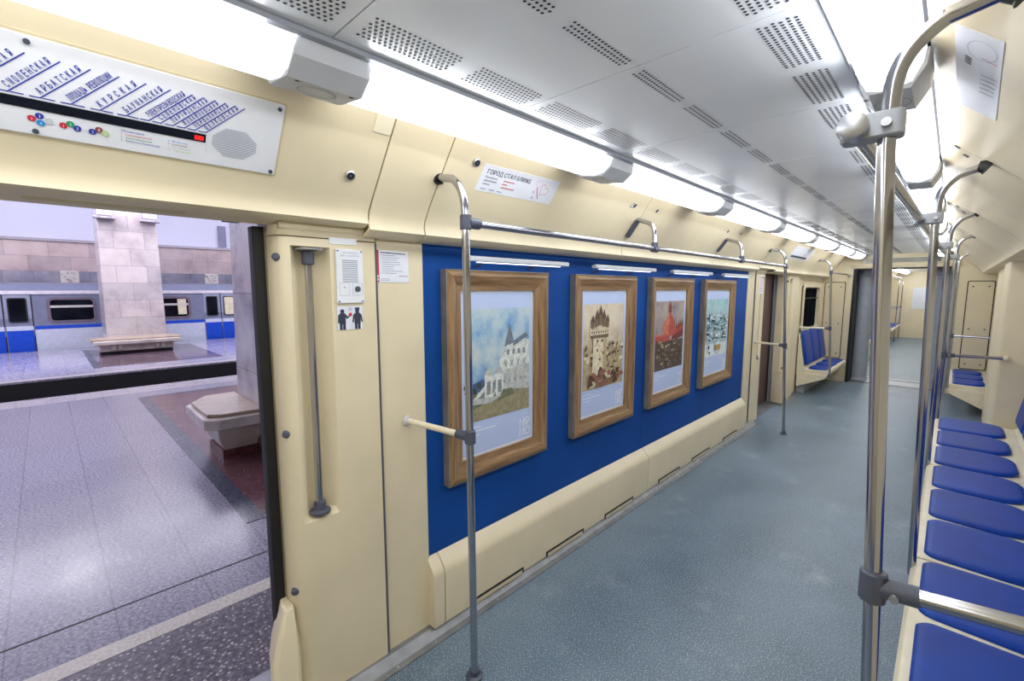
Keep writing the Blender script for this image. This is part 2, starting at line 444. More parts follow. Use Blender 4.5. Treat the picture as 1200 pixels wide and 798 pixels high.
for x0, x1, z0, z1 in ((-1.35, -1.24, 0, 1.98), (.03, .12, 0, 1.98), (-1.24, .03, 1.93, 1.98)): struct(B().box(x0, x1, 9.37, 10.13, z0, z1).build('wall_gangway', mid_grey2))

# ------------------------------------------------------------------ ceiling lights
PL = [(-1.046, 2.10), (-1.058, 2.062), (-1.09, 2.037), (-1.135, 2.030), (-1.20, 2.043), (-1.262, 2.082), (-1.272, 2.10)]
PLc = [(-1.046, 2.10), (-1.052, 2.052), (-1.098, 2.020), (-1.208, 2.034), (-1.278, 2.080), (-1.284, 2.10)]
PR = [(-.212, 2.10), (-.208, 2.062), (-.192, 2.034), (-.15, 2.022), (-.108, 2.034), (-.092, 2.07), (-.088, 2.10)]
PRc = [(-.212, 2.10), (-.210, 2.052), (-.188, 2.020), (-.108, 2.016), (-.082, 2.060), (-.078, 2.10)]
def lamp(y0, y1, cap, side, label, group):
    pr, pc = (PL, PLc) if side == 'L' else (PR, PRc)
    cx = sum(x for x, z in pr)/len(pr)
    t = thing('ceiling_light', label, 'ceiling light', (cx, y0, 2.10), group)
    db = B()
    for k, (p, q) in enumerate(zip(pr, pr[1:])):
        db.use(diffuser_inner if k < 2 else diffuser if k < 4 else diffuser_dim).face([(p[0], y0, p[1]), (q[0], y0, q[1]), (q[0], y1, q[1]), (p[0], y1, p[1])])
    bmesh.ops.remove_doubles(db.bm, verts=db.bm.verts, dist=1e-5)
    db.build('diffuser', None, t, smooth=60)
    def ins(p, k): return [(cx+(x-cx)*k, 2.10+(z-2.10)*k) for x, z in p]
    e = B().loft([[(x, y, z) for x, z in ins(pr, k)] for y, k in ((y1-.055, 1.012), (y1-.02, 1.02), (y1, 1.02))], False)
    e.build('end_lens', clear_end, t, smooth=50)
    c = B().loft([[(x, y, z) for x, z in ins(pc, k)] for y, k in ((y1, .96), (y1+.012, 1.0), (y1+cap-.012, 1.0), (y1+cap, .96))])
    c = c.build('end_cap', light_grey, t, smooth=25)
    a, bb = Vector((pc[2][0], 0, pc[2][1])), Vector((pc[3][0], 0, pc[3][1])); m = (a+bb)/2
    u = (a-bb).normalized(); r = Vector((0, 1, 0)); f = Fr((m.x, y1+cap/2, m.z), r, u)
    if f.n.z > 0: f.n = -f.n
    rg = B(); R0, R1 = .034, .037
    for k in range(28):
        q, w = 2*math.pi*k/28, 2*math.pi*(k+1)/28
        rg.face([f.p(rr*math.cos(an)*1.25, rr*math.sin(an), .001) for rr, an in ((R0, q), (R1, q), (R1, w), (R0, w))])
    rg.build('sensor_ring', mid_grey, c)
    for da in (-.065, .065):
        B().disc(f, da*cap/.18, .047, .006, .001).build('screw', dark, c)
    return t
silver_paint = plain('silver_paint', (196, 200, 208), .35, .3, var=.03)
clear_end = plain('frosted_lens_end', (226, 228, 234), .3, emit=.9, var=.01)
capsL = [.415, 1.672, 2.945, 4.215, 5.485, 6.755, 8.025]
labL = ['long fluorescent ceiling light above the route map and open doorway',
        'long fluorescent ceiling light above the white notice with two red heart outlines',
        'fluorescent ceiling light above the tower picture, second grey end cap from the door',
        'left ceiling light above the third framed picture and second rail hanger',
        'left ceiling light just past the end of the blue picture wall',
        'left ceiling light above the second doorway',
        'left ceiling light above the window before the end wall seats',
        'last ceiling light on the left, meeting the end wall']
y = -1.45
for i, lb in enumerate(labL):
    y1 = capsL[i] if i < len(capsL) else 9.12
    lamp(y, y1, .178 if i < len(capsL) else .15, 'L', lb, 'fluorescent lights along the left ceiling edge'); y = y1+.18
capsR = [.15, 1.45, 2.75, 4.05, 5.35, 6.65, 7.95]
labR = ['right ceiling light behind the nearest curved grab pole, out past the top edge',
        'big bright ceiling light at top right beside the nearest bent grab pole',
        'right ceiling light ending behind the nearest upright pole, second along that side',
        'third ceiling light along the right side above the seats',
        'fourth ceiling light along the right side above the end of the seat row',
        'right ceiling light above the far right pillar', 'right ceiling light above the doorway opposite',
        'last ceiling light on the right, meeting the end wall']
y = -1.45
for i, lb in enumerate(labR):
    y1 = capsR[i] if i < len(capsR) else 9.12
    lamp(y, y1, .178 if i < len(capsR) else .15, 'R', lb, 'fluorescent lights along the right ceiling edge'); y = y1+.18

# ------------------------------------------------------------------ route map board on the door header
def route_map():
    t = thing('route_map_panel', 'white metro route map board with slanted blue station names above the doorway', 'route map', FL.p(-.1, -.26, 0))
    a0, a1, b0, b1 = -.62, .497, -.267, -.068
    B().slab(FL, rrect(a0-.006, a1+.006, b0-.006, b1+.006, .006), 0, .002).build('gasket', cream_dark, t)
    plate = B().slab(FL, rrect(a0, a1, b0, b1, .004), .001, .005).build('plate', white_plate, t, bevel=.001)
    T = .0062
    names = ['КИЕВСКАЯ', 'СМОЛЕНСКАЯ', 'АРБАТСКАЯ', 'ПЛОЩАДЬ РЕВОЛЮЦИИ', 'КУРСКАЯ', 'БАУМАНСКАЯ', 'ЭЛЕКТРОЗАВОДСКАЯ', 'СЕМЕНОВСКАЯ', 'ПАРТИЗАНСКАЯ', 'ИЗМАЙЛОВСКАЯ', 'ПЕРВОМАЙСКАЯ', 'ЩЕЛКОВСКАЯ']
    ys = [-.068, -.018, .028, .074, .121, .166, .207, .230, .254, .277, .299, .322]
    L = B(); dx, dz = .080, .083; ln = math.hypot(dx, dz); ang = math.atan2(dz, dx)
    ca, sa = math.cos(ang), math.sin(ang)
    for nme, yy in zip(names, ys):
        L.line(FL, (yy, -.184), (yy+dx, -.184+dz), .0025, T)
        L.line(FL, (yy-.016, -.184), (yy+.001, -.184), .0024, T)
        if nme not in ('ЭЛЕКТРОЗАВОДСКАЯ', 'СЕМЕНОВСКАЯ', 'ПАРТИЗАНСКАЯ', 'ИЗМАЙЛОВСКАЯ', 'ПЕРВОМАЙСКАЯ', 'ЩЕЛКОВСКАЯ'):
            L.line(FL, (yy+.003, -.184), (yy+.022, -.184), .0024, T)
        n = len(nme); span = ln*.86
        ox, oz = yy+ca*ln*.05-sa*.004, -.184+sa*ln*.05+ca*.004
        for i, ch in enumerate(nme):
            if ch == ' ': continue
            w = span/n*(.70 if n > 12 else .50 if n > 8 else .38)
            s = i*span/n
            L.text(FL, ch, ox+ca*s, oz+sa*s, .0185, T, ang=ang, width=w).text(FL, ch, ox+ca*s+.0008, oz+sa*s+.0004, .0185, T+.0001, ang=ang, width=w)
    L.build('station_lettering', ink_blue, plate)
    b = B(); b.slab(FL, [(a0+.02, -.2115), (.323, -.2105), (.323, -.1895), (a0+.02, -.1905)], .004, .0068)
    disp = b.build('led_display', navy, t)
    B().rect(FL, .299, .318, -.206, -.196, .0072).build('led_marker', led_red, disp)
    dots = [(.012, -.231, 'r', '1'), (.024, -.223, 'b', '3'), (.025, -.238, 'c', '4'), (.038, -.231, 'g', '5'),
            (.060, -.234, 'r', '1'), (.071, -.228, 'n', '2'), (.082, -.235, 'b', '3'),
            (.107, -.236, 'b', '3'), (.118, -.229, 'w', '8'), (.129, -.235, 'l', '10'),
            (-.30, -.231, 'b', '3'), (-.288, -.225, 'w', '5'), (-.19, -.231, 'b', '3'), (-.178, -.226, 'c', '4')]
    cm = dict(r=ink_red, b=ink_blue, c=ink_cyan, g=ink_lgrey, n=ink_green, w=ink_brown, l=ink_lime)
    tx = B(); DB = {}
    for a, bb, c, s in dots:
        db = DB.setdefault(0 if a < -.25 else 1 if a < -.1 else 2 if a < .05 else 3 if a < .09 else 4, B())
        db.use(cm[c]).disc(FL, a, bb, .0068, T+.0001*dots.index((a, bb, c, s)), 16)
        tx.text(FL, s, a, bb-.0034, .0095, T+.002, align='CENTER', sx=.8 if len(s) == 1 else .55)
    for db in DB.values(): db.build('interchange_dots', None, plate)
    tx.build('interchange_numerals', white_plate, plate)
    lg = B()
    lg.use(ink_blue).text(FL, 'Обозначения', .156, -.2225, .0075, T, sx=.9)
    for k, (c, s) in enumerate(((ink_red, '1   Сокольническая'), (ink_green, '2   Замоскворецкая'), (ink_blue, '3   Арбатско-Покровская'))):
        lg.use(c).text(FL, s, .156, -.2305-.0075*k, .0068, T, sx=.9)
    for k, (c, s) in enumerate(((ink_cyan, '4   Филёвская'), (ink_brown, '5   Кольцевая'), (ink_lgrey, '8   Калининская'), (ink_lime, '10   Люблинская'))):
        lg.use(c).text(FL, s, .245, -.2255-.0075*k, .0068, T, sx=.9)
    lg.use(ink_lgrey).line(FL, (.326, -.222), (.326, -.246), .0007, T)
    lg.build('legend_lettering', None, plate)
    sp = B(); ca_, cb_ = .389, -.200
    for k in range(17):
        bb = cb_-.036+k*.0045
        ey = min(1, abs(bb-cb_)/.036); hw = .052-(max(0, ey-.35)/.65)*.026
        sh = -(bb-cb_)*.25
        sp.line(FL, (ca_-hw, bb), (ca_+hw, bb), .0016, T)
    sp.build('speaker_grille', ink_grey, t)
    for a, bb in ((.016, -.079), (.016, -.258), (.484, -.080), (.486, -.258), (-.6, -.08), (-.6, -.256)):
        B().cyl(FL.p(a, bb, .004), FL.p(a, bb, .0085), .0055, 10).build('screw', grey_plastic, t)
route_map()
# cover plate, spyhole lenses, notice with the hearts
tag(B().slab(FL, rrect(.757, .818, -.072, -.015, .006), 0, .003).build('cover_plate', cream_white), 'small blank white square cover plate under the ceiling light', 'cover plate')
def lens(a, b, label):
    t = thing('camera_lens', label, 'camera', FL.p(a, b, 0), 'round lenses in the left cove panels')
    B().tube([FL.p(a, b, 0), FL.p(a, b, .006), FL.p(a, b, .009)], [.017, .017, .014], 18).build('ring', alum, t)
    B().tube([FL.p(a, b, .006), FL.p(a, b, .0095)], [.012, .011], 16).build('glass', rubber, t)
    B().tube([FL.p(a, b, .009), FL.p(a, b, .0105)], [.005, .004], 10).build('centre_pin', grey_plastic, t)
lens(.722, -.226, 'small round black lens in cream panel at the right of the route map')
lens(1.193, -.083, 'small round black lens beside the white notice with hearts')
def heart_notice():
    t = thing('paper_notice', 'white horizontal paper notice with two thin red heart outlines on cream cove panel', 'notice', FL.p(1.47, -.19, 0))
    pp = B().slab(FL, [(1.238, -.190), (1.705, -.186), (1.705, -.072), (1.238, -.078)], 0, .0015).build('sheet', white_paper, t)
    T = .0024
    B().text(FL, 'ГОРОД СТАЛ БЛИЖЕ', 1.262, -.1135, .026, T, width=.255).text(FL, 'ГОРОД СТАЛ БЛИЖЕ', 1.263, -.1130, .026, T+.0001, width=.255).build('headline', ink_dark, pp)
    q = B(); q.use(ink_dark)
    for k, s in enumerate(('Московское', 'центральное', 'кольцо')): q.text(FL, s, 1.262, -.131-.014*k, .0125, T, sx=.9)
    q.use(ink_red)
    for k, w in enumerate((.066, .036, .078)):                       # unreadable red lines in the photograph
        for j in range(int(w/.006)): q.line(FL, (1.366+j*.006, -.128-.0145*k), (1.370+j*.006, -.128-.0145*k), .005, T)
    q.use(ink_grey)
    for a in (1.262, 1.308, 1.352): q.line(FL, (a, -.177), (a+.028, -.177), .0035, T)
    q.build('small_print', None, pp)
    hb = B()
    def heart(cx, cz, s, rot, m, w):
        hb.use(m); pts = []
        for k in range(41):
            tt = 2*math.pi*k/40
            x = 16*math.sin(tt)**3; z = 13*math.cos(tt)-5*math.cos(2*tt)-2*math.cos(3*tt)-math.cos(4*tt)
            pts.append((cx+s*(x*math.cos(rot)-z*math.sin(rot))/17, cz+s*(x*math.sin(rot)+z*math.cos(rot))/17))
        for p, r in zip(pts, pts[1:]): hb.line(FL, p, r, w, T)
    heart(1.578, -.103, .022, .35, ink_pink, .0011); heart(1.622, -.128, .030, -.5, ink_red, .0016)
    hb.use(ink_red).line(FL, (1.572, -.122), (1.606, -.172), .0038, T)
    hb.use(ink_grey).line(FL, (1.560, -.140), (1.566, -.150), .006, T); hb.line(FL, (1.566, -.166), (1.572, -.176), .006, T)
    hb.build('heart_drawing', None, pp)
heart_notice()
def cove_slots(pts, label, fr=FL):
    b = B()
    for a, bb in pts: b.slab(fr, [(a-.012, bb-.008), (a+.006, bb-.012), (a+.014, bb+.006), (a-.004, bb+.012)], 0, .003)
    return tag(b.build('wall_socket', grey_plastic), label, 'socket')
cove_slots([(2.408, -.090)], 'small dark oval socket near triangle sticker above the first rail hanger')
cove_slots([(2.675, -.086)], 'small dark oval socket right of the cove joint above the first rail hanger')
cove_slots([(3.925, -.100)], 'small dark oval socket left of the cove joint above the second rail hanger')
cove_slots([(4.224, -.094)], 'small dark oval socket right of the cove joint above the second rail hanger')
b = B().use(white_paper); b.fan(FL, [(2.362, -.103), (2.392, -.103), (2.386, -.074)], .001)
b.use(ink_dark)
for p, q in (((2.362, -.103), (2.392, -.103)), ((2.392, -.103), (2.386, -.074)), ((2.386, -.074), (2.362, -.103))): b.line(FL, p, q, .003, .0016)
tag(b.build('triangle_sticker', None), 'tiny triangular warning sticker above the first rail hanger', 'sticker')
# far emergency notice in the cove above the second doorway
t = thing('wall_notice', 'white sheet with dark stripe on cove panel beyond the second pole', 'notice', FL.p(6.5, -.2, 0))
B().slab(FL, rrect(6.12, 7.05, -.225, -.055, .01), 0, .002).build('sheet', white_paper, t)
B().rect(FL, 6.18, 6.95, -.205, -.180, .003).build('stripe', ink_dark, t)
# right cove poster and sockets
t = thing('paper_notice', 'white sheet with red curve hanging on right cove panel near the curved pole', 'notice', FR.p(-1.5, -.15, 0))
pp = B().slab(FR, [(-1.30, -.135), (-1.30, -.040), (-1.82, -.048), (-1.82, -.152)], 0, .0012).build('sheet', white_paper, t)
hb = B().use(ink_grey); pts = [(-1.385-.05*math.cos(k*math.pi/10), -.098+.030*math.sin(k*math.pi/10)) for k in range(20)]
for p, q in zip(pts, pts[1:]+pts[:1]): hb.line(FR, p, q, .0012, .002)
hb.build('looped_drawing', None, pp); hb = B()
hb.use(ink_red).line(FR, (-1.42, -.098), (-1.43, -.130), .0026, .002)
hb.build('red_line', None, pp); hb = B()
hb.use(ink_grey)
for k in range(5): hb.line(FR, (-1.52-.03*k, -.10), (-1.52-.03*k, -.135), .004, .002)
hb.build('printed_lines', None, pp); hb = B()
hb.use(ink_dark)
for k in range(4): hb.line(FR, (-1.44-.012*k, -.064), (-1.448-.012*k, -.078), .006, .002)
hb.build('headline', None, pp)
cove_slots([(-2.37, -.050)], 'upper dark oval socket on the right cove just above the second pole mount', FR)
cove_slots([(-2.44, -.083)], 'lower dark oval socket on the right cove just above the second pole mount', FR)
cove_slots([(-4.0, -.06)], 'upper dark oval socket on the right cove above the third pole mount', FR)
cove_slots([(-4.1, -.10)], 'lower dark oval socket on the right cove above the third pole mount', FR)

# ------------------------------------------------------------------ door pillar with recessed grab bar
def pillar(y0, sgn, name_lab, rail_lab, kick=True):
    """y0: doorway edge; sgn=+1 the panel runs away in +y from the doorway, -1 towards -y"""
    Y = lambda d: y0+sgn*d
    t = thing('door_pillar', name_lab, 'pillar', (-1.6, Y(.2), 0))
    xf = -1.572
    # plan outline: from wall behind door edge, round nose, face, hinge line
    def plan(notch):
        p = [(-1.652, Y(0)), (-1.635, Y(.0)), (-1.612, Y(.003)), (-1.592, Y(.010)), (-1.579, Y(.020)), (xf, Y(.034))]
        if notch: p += [(xf, Y(.046)), (-1.600, Y(.064)), (-1.628, Y(.085)), (-1.636, Y(.115)), (-1.628, Y(.145)), (-1.600, Y(.170)), (xf, Y(.178))]
        else: p += [(xf, Y(.046)), (xf, Y(.064)), (xf, Y(.085)), (xf, Y(.115)), (xf, Y(.145)), (xf, Y(.170)), (xf, Y(.178))]
        p += [(xf, Y(.350)), (-1.63, Y(.350)), (-1.652, Y(.350))]
        return p
    b = B()
    rings = [[(x, yy, z) for x, yy in plan(nt)] for z, nt in ((.012, 0), (.728, 0), (.745, 1), (1.690, 1), (1.694, 0), (1.722, 0))]
    b.loft(rings)
    body = b.build('panel', cream, t, smooth=40)
    cap = B().loft([[(x+dx, yy, z) for x, yy in plan(False)] for z, dx in ((1.726, .0), (1.735, .004), (1.76, .01))])
    cap.build('top_cap', cream, t, smooth=40)
    # hinge
    B().cyl((-1.578, Y(.356), .03), (-1.578, Y(.356), 1.722), .005, 8).build('hinge', grey_plastic, t)
    side = B().box(-1.66, -1.583, min(Y(.362), Y(.574)), max(Y(.362), Y(.574)), .012, 1.745).build('side_panel', cream, t, bevel=.006)
    # kick block
    if kick:
        kp = [(-1.70, .0), (-1.70, -.045), (-1.60, -.085), (-1.535, -.097), (-1.522, -.085), (-1.522, -.015), (-1.56, .004)]
        kb = B().loft([[(-1.66+(x+1.66)*k, Y(d*k2), z) for x, d in kp] for z, k, k2 in ((.014, 1, 1), (.30, 1, 1), (.44, .62, .35))])
        kb.build('kick_block', cream, t, smooth=30, bevel=.006)
    for z in (1.655, 1.06, .485):
        B().tube([(-1.602, Y(.012), z), (-1.588, Y(.006), z), (-1.584, Y(.004), z)], [.013, .013, .008], 12).build('screw', grey_plastic, t)
    r = thing('recessed_grab_bar', rail_lab, 'grab bar', (-1.598, Y(.112), .745))
    B().cyl((-1.598, Y(.112), .76), (-1.598, Y(.112), 1.675), .0125, 16).build('bar', steel, r)
    B().lathe((-1.598, Y(.112), .742), [(.036, 0), (.036, .008), (.022, .014), (.020, .040), (.014, .044)]).build('lower_foot', grey_plastic, r)
    B().lathe((-1.598, Y(.112), 1.632), [(.014, 0), (.020, .004), (.021, .045), (.034, .05)]).build('upper_foot', grey_plastic, r)
    B().lathe((-1.588, Y(.112), 1.682), [(.045, 0), (.046, .004), (.046, .006)]).build('top_plate', alum, r)
    return t
pillar(.528, 1, 'cream moulded pillar with steel bar between open doorway and blue picture wall', 'vertical steel grab bar in the recess of the near cream door pillar')
pillar(5.84, -1, 'cream moulded pillar at the far end of the blue picture wall', 'steel grab bar in the recess of the pillar past the last picture', False)
pillar(6.90, 1, 'cream pillar with three screws between second doorway and end seats', 'vertical steel grab bar in the recess of the pillar beyond the second doorway')
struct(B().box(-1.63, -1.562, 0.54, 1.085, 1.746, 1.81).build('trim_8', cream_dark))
# black door edge seals and leaves retracted
def door_seal(y, x0, x1, d, label, red=False):
    t = thing('sliding_door', label, 'door', (-1.68, y, 0)); t['kind'] = 'thing'
    s = 1 if d > 0 else -1
    B().pz(rrect(x0, x1, min(y, y+.034*s), max(y, y+.034*s), .006), .005, 1.755).build('rubber_edge', rubber, t)
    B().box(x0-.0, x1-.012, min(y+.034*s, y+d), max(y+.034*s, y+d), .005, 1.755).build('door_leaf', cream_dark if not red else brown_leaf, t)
    return t
brown_leaf = plain('door_leaf_brown', (84, 58, 56), .4, var=.1)
door_seal(.490, -1.708, -1.655, .40, 'open sliding door edge with black rubber seal at the near doorway')
door_seal(5.90, -1.70, -1.655, -.03, 'near black edged leaf of the second doorway', True)
o = door_seal(6.89, -1.80, -1.75, -.40, 'brown sliding leaf with black rubber edge in the second doorway', True)
# ------------------------------------------------------------------ intercom, pictogram, notices on the near pillar
F1 = FW(-1.571)
def intercom():
    t = thing('intercom', 'white emergency intercom unit with speaker slots on the near cream pillar', 'intercom', (-1.571, .77, 1.5))
    pl = B().slab(F1, rrect(.722, .824, 1.500, 1.692, .004), 0, .010).build('plate', white_plate, t, bevel=.002)
    g = B()
    for k in range(12): g.line(F1, (.744, 1.652-k*.0068), (.802, 1.652-k*.0068), .0032, .0105)
    g.build('speaker_slot', ink_grey, t)
    e = B().use(ink_grey)
    for a0, a1 in ((.732, .768), (.780, .818)):
        for p, q in (((a0, 1.572), (a1, 1.572)), ((a0, 1.528), (a1, 1.528)), ((a0, 1.528), (a0, 1.572)), ((a1, 1.528), (a1, 1.572))): e.line(F1, p, q, .0009, .0105)
    e.text(F1, 'ЭКСТРЕННАЯ', .773, 1.676, .0085, .0105, align='CENTER'); e.text(F1, 'СВЯЗЬ  С  МАШИНИСТОМ', .773, 1.666, .0075, .0105, align='CENTER', sx=.75)
    e.build('printed_lettering', None, pl)
    B().tube([F1.p(.799, 1.551, .009), F1.p(.799, 1.551, .014), F1.p(.799, 1.551, .016)], [.0105, .0105, .008], 16).build('call_button', grey_plastic, t)
    B().disc(F1, .750, 1.557, .003, .0107).build('indicator', ink_grey, t)
    for a, bb in ((.729, 1.685), (.817, 1.685), (.729, 1.507), (.817, 1.507)): B().cyl(F1.p(a, bb, .009), F1.p(a, bb, .0115), .003, 8).build('screw', grey_plastic, t)
intercom()
tag(B().slab(F1, rrect(.704, .806, 1.708, 1.733-.003, .003), 0, .002).build('blank_sticker', white_plate), 'blank white strip sticker above the intercom', 'sticker')
def pictogram():
    t = thing('pictogram_sticker', 'white sticker with two dark figures and red dot below the intercom', 'sticker', (-1.571, .77, 1.4))
    sh = B().slab(F1, [(.722, 1.404), (.818, 1.404), (.818, 1.490), (.722, 1.490)], 0, .0015).build('sheet', white_paper, t)
    T = .0024; f = B()
    for cx, cap in ((.741, False), (.798, True)):
        f.disc(F1, cx, 1.471, .0078, T, 16)
        f.fan(F1, [(cx-.012, 1.424), (cx+.012, 1.424), (cx+.012, 1.462), (cx+.007, 1.465), (cx-.007, 1.465), (cx-.012, 1.462)], T)
        f.rect(F1, cx-.011, cx-.001, 1.405, 1.426, T); f.rect(F1, cx+.001, cx+.011, 1.405, 1.426, T)
        f.line(F1, (cx-.013, 1.459), (cx-.018 if cap else cx-.015, 1.430), .0055, T+.0002)
        if cap:
            f.line(F1, (cx+.013, 1.459), (cx+.018, 1.430), .0055, T+.0002); f.rect(F1, cx-.009, cx+.009, 1.475, 1.484, T+.0002)
        else:
            f.line(F1, (cx+.012, 1.459), (cx+.018, 1.444), .006, T+.0002); f.line(F1, (cx+.017, 1.446), (cx+.029, 1.457), .0055, T+.0002)
    f.build('figures', ink_dark, sh)
    B().disc(F1, .771, 1.459, .0068, .003, 14).build('red_dot', ink_red, sh)
    B().rect(F1, .765, .778, 1.472, 1.484, .0022).build('grey_mark', ink_lgrey, sh)
pictogram()
F2 = FW(-1.582)
def rules():
    t = thing('paper_notice', 'white notice with red left edge on the cream pillar panel', 'notice', (-1.582, .96, 1.58))
    sh = B().slab(F2, [(.882, 1.578), (1.030, 1.576), (1.030, 1.697), (.882, 1.699)], 0, .0014).build('sheet', white_paper, t)
    T = .002
    B().rect(F2, .882, .899, 1.578, 1.699, T).build('red_band', ink_red, sh)
    r = random.Random(3); q = B().use(ink_dark)
    q.line(F2, (.905, 1.690), (1.016, 1.688), .0035, T)
    q.use(ink_grey)
    for k in range(9):
        q.line(F2, (.905, 1.680-k*.0085), (.907, 1.680-k*.0085), .003, T)
        q.line(F2, (.911, 1.680-k*.0085), (.911+r.uniform(.05, .10), 1.680-k*.0085), .0022, T)
    for k in range(2): q.line(F2, (.905, 1.590-k*.005), (.945, 1.590-k*.005), .0018, T)
    q.use(ink_brown); pts = [(.985+.006*k, 1.600+(.005 if k % 2 else -.002)) for k in range(8)]
    for p, s in zip(pts, pts[1:]): q.line(F2, p, s, .0015, T)
    q.build('printed_lines', None, sh)
    d = B(); d.disc(F2, .8905, 1.600, .0055, T+.0008); d.rect(F2, .886, .895, 1.583, 1.592, T+.0008); d.build('white_emblem', white_plate, sh)
rules()
t = thing('door_notice', 'narrow white and red sticker on the pillar beside the second doorway', 'sticker', (-1.582, 5.55, 1.6))
F3 = FW(-1.571)
sh = B().slab(F3, [(5.60, 1.50), (5.74, 1.50), (5.74, 1.70), (5.60, 1.70)], 0, .0015).build('sheet', white_paper, t)
q = B().use(ink_red)
for k in range(7): q.line(F3, (5.615, 1.68-k*.025), (5.72, 1.68-k*.025), .006, .002)
q.build('printed_lines', None, sh)

# ------------------------------------------------------------------ blue picture wall
def blue():
    t = thing('display_panel', 'deep blue display wall behind the four framed pictures', 'wall panel', (-1.6, 3.1, .3))
    B().box(-1.620, -1.594, 1.088, 3.02, .28, 1.735).build('panel_half', blue_panel, t, bevel=.001)
    B().box(-1.620, -1.594, 3.023, 5.262, .28, 1.735).build('panel_half', blue_panel, t, bevel=.001)
    B().box(-1.620, -1.588, 1.088, 5.262, 1.7352, 1.747).build('top_edge', plain('blue_edge', (40, 110, 190), .5), t)
blue()
# ------------------------------------------------------------------ heater boxes
HPs = [(-1.615, .045), (-1.615, .362), (-1.592, .362), (-1.586, .358), (-1.548, .318), (-1.538, .302), (-1.535, .285), (-1.538, .045)]
def heater(y0, y1, label, slots, name='heater_cover'):
    t = thing(name, label, 'heater cover', (-1.56, (y0+y1)/2, 0), 'cream heater covers below the blue wall')
    B().py(HPs, y0, y1).build('casing', cream, t, smooth=30, bevel=.004)
    for a, c in slots:
        s = B().px([(a, .046), (c, .046), (c, .074), (a, .074)], -1.54, -1.5335)
        s = s.build('vent_slot', dark, t)
        B().px([(a+.012, .044), (c-.012, .044), (c-.012, .064), (a+.012, .064)], -1.54, -1.5325).build('lower_lip', cream_dark, s)
heater(1.092, 1.150, 'short cream end piece of the heater cover beside the near pillar', [])
heater(1.153, 3.045, 'long cream heater cover under the first two pictures', [(1.32, 1.67), (1.86, 2.22), (2.46, 2.83)])
heater(3.05, 5.262, 'long cream heater cover under the last two pictures', [(3.22, 3.60), (3.85, 4.25), (4.6, 5.0)])

# ------------------------------------------------------------------ framed pictures with generic townscapes
sky_a = None
def mk_sky(name, a, b, c, sc):
    m = NT(name); v = m.coords(); f = m.noise(v, sc, 6, .6)
    m.base(m.ramp(f, [(.36, rgb(a)), (.52, rgb(b)), (.7, rgb(c))])); m.rough(.55); return m.m
art = {k: plain('paint_'+k, c, .6, var=.14, scale=40) for k, c in dict(
    stone=(186, 190, 186), stone_light=(218, 222, 216), stone_shade=(128, 136, 140), roof=(110, 124, 138), dirt=(150, 140, 108), grass=(110, 112, 84),
    hill=(70, 92, 130), tree=(58, 70, 66), sepia_light=(226, 212, 180), sepia=(184, 164, 126), sepia_shade=(120, 98, 72), umber=(84, 58, 42),
    roof_red=(150, 92, 74), brick=(176, 74, 60), brick_light=(206, 112, 88), brick_dark=(118, 50, 48), house=(150, 128, 104), house_dark=(84, 70, 60), snow=(222, 232, 236),
    teal=(70, 112, 118), teal_dark=(38, 66, 72), ice=(168, 192, 200), gold=(190, 150, 80), crowd=(98, 82, 66)).items()}
skies = [mk_sky('paint_sky_clouds', (96, 150, 200), (170, 196, 210), (214, 216, 206), 6), mk_sky('paint_sky_sepia', (190, 172, 142), (216, 202, 176), (226, 216, 196), 5),
         mk_sky('paint_sky_dusk', (120, 112, 116), (156, 142, 138), (180, 164, 152), 7), mk_sky('paint_sky_winter', (120, 168, 178), (156, 196, 202), (186, 214, 216), 5)]
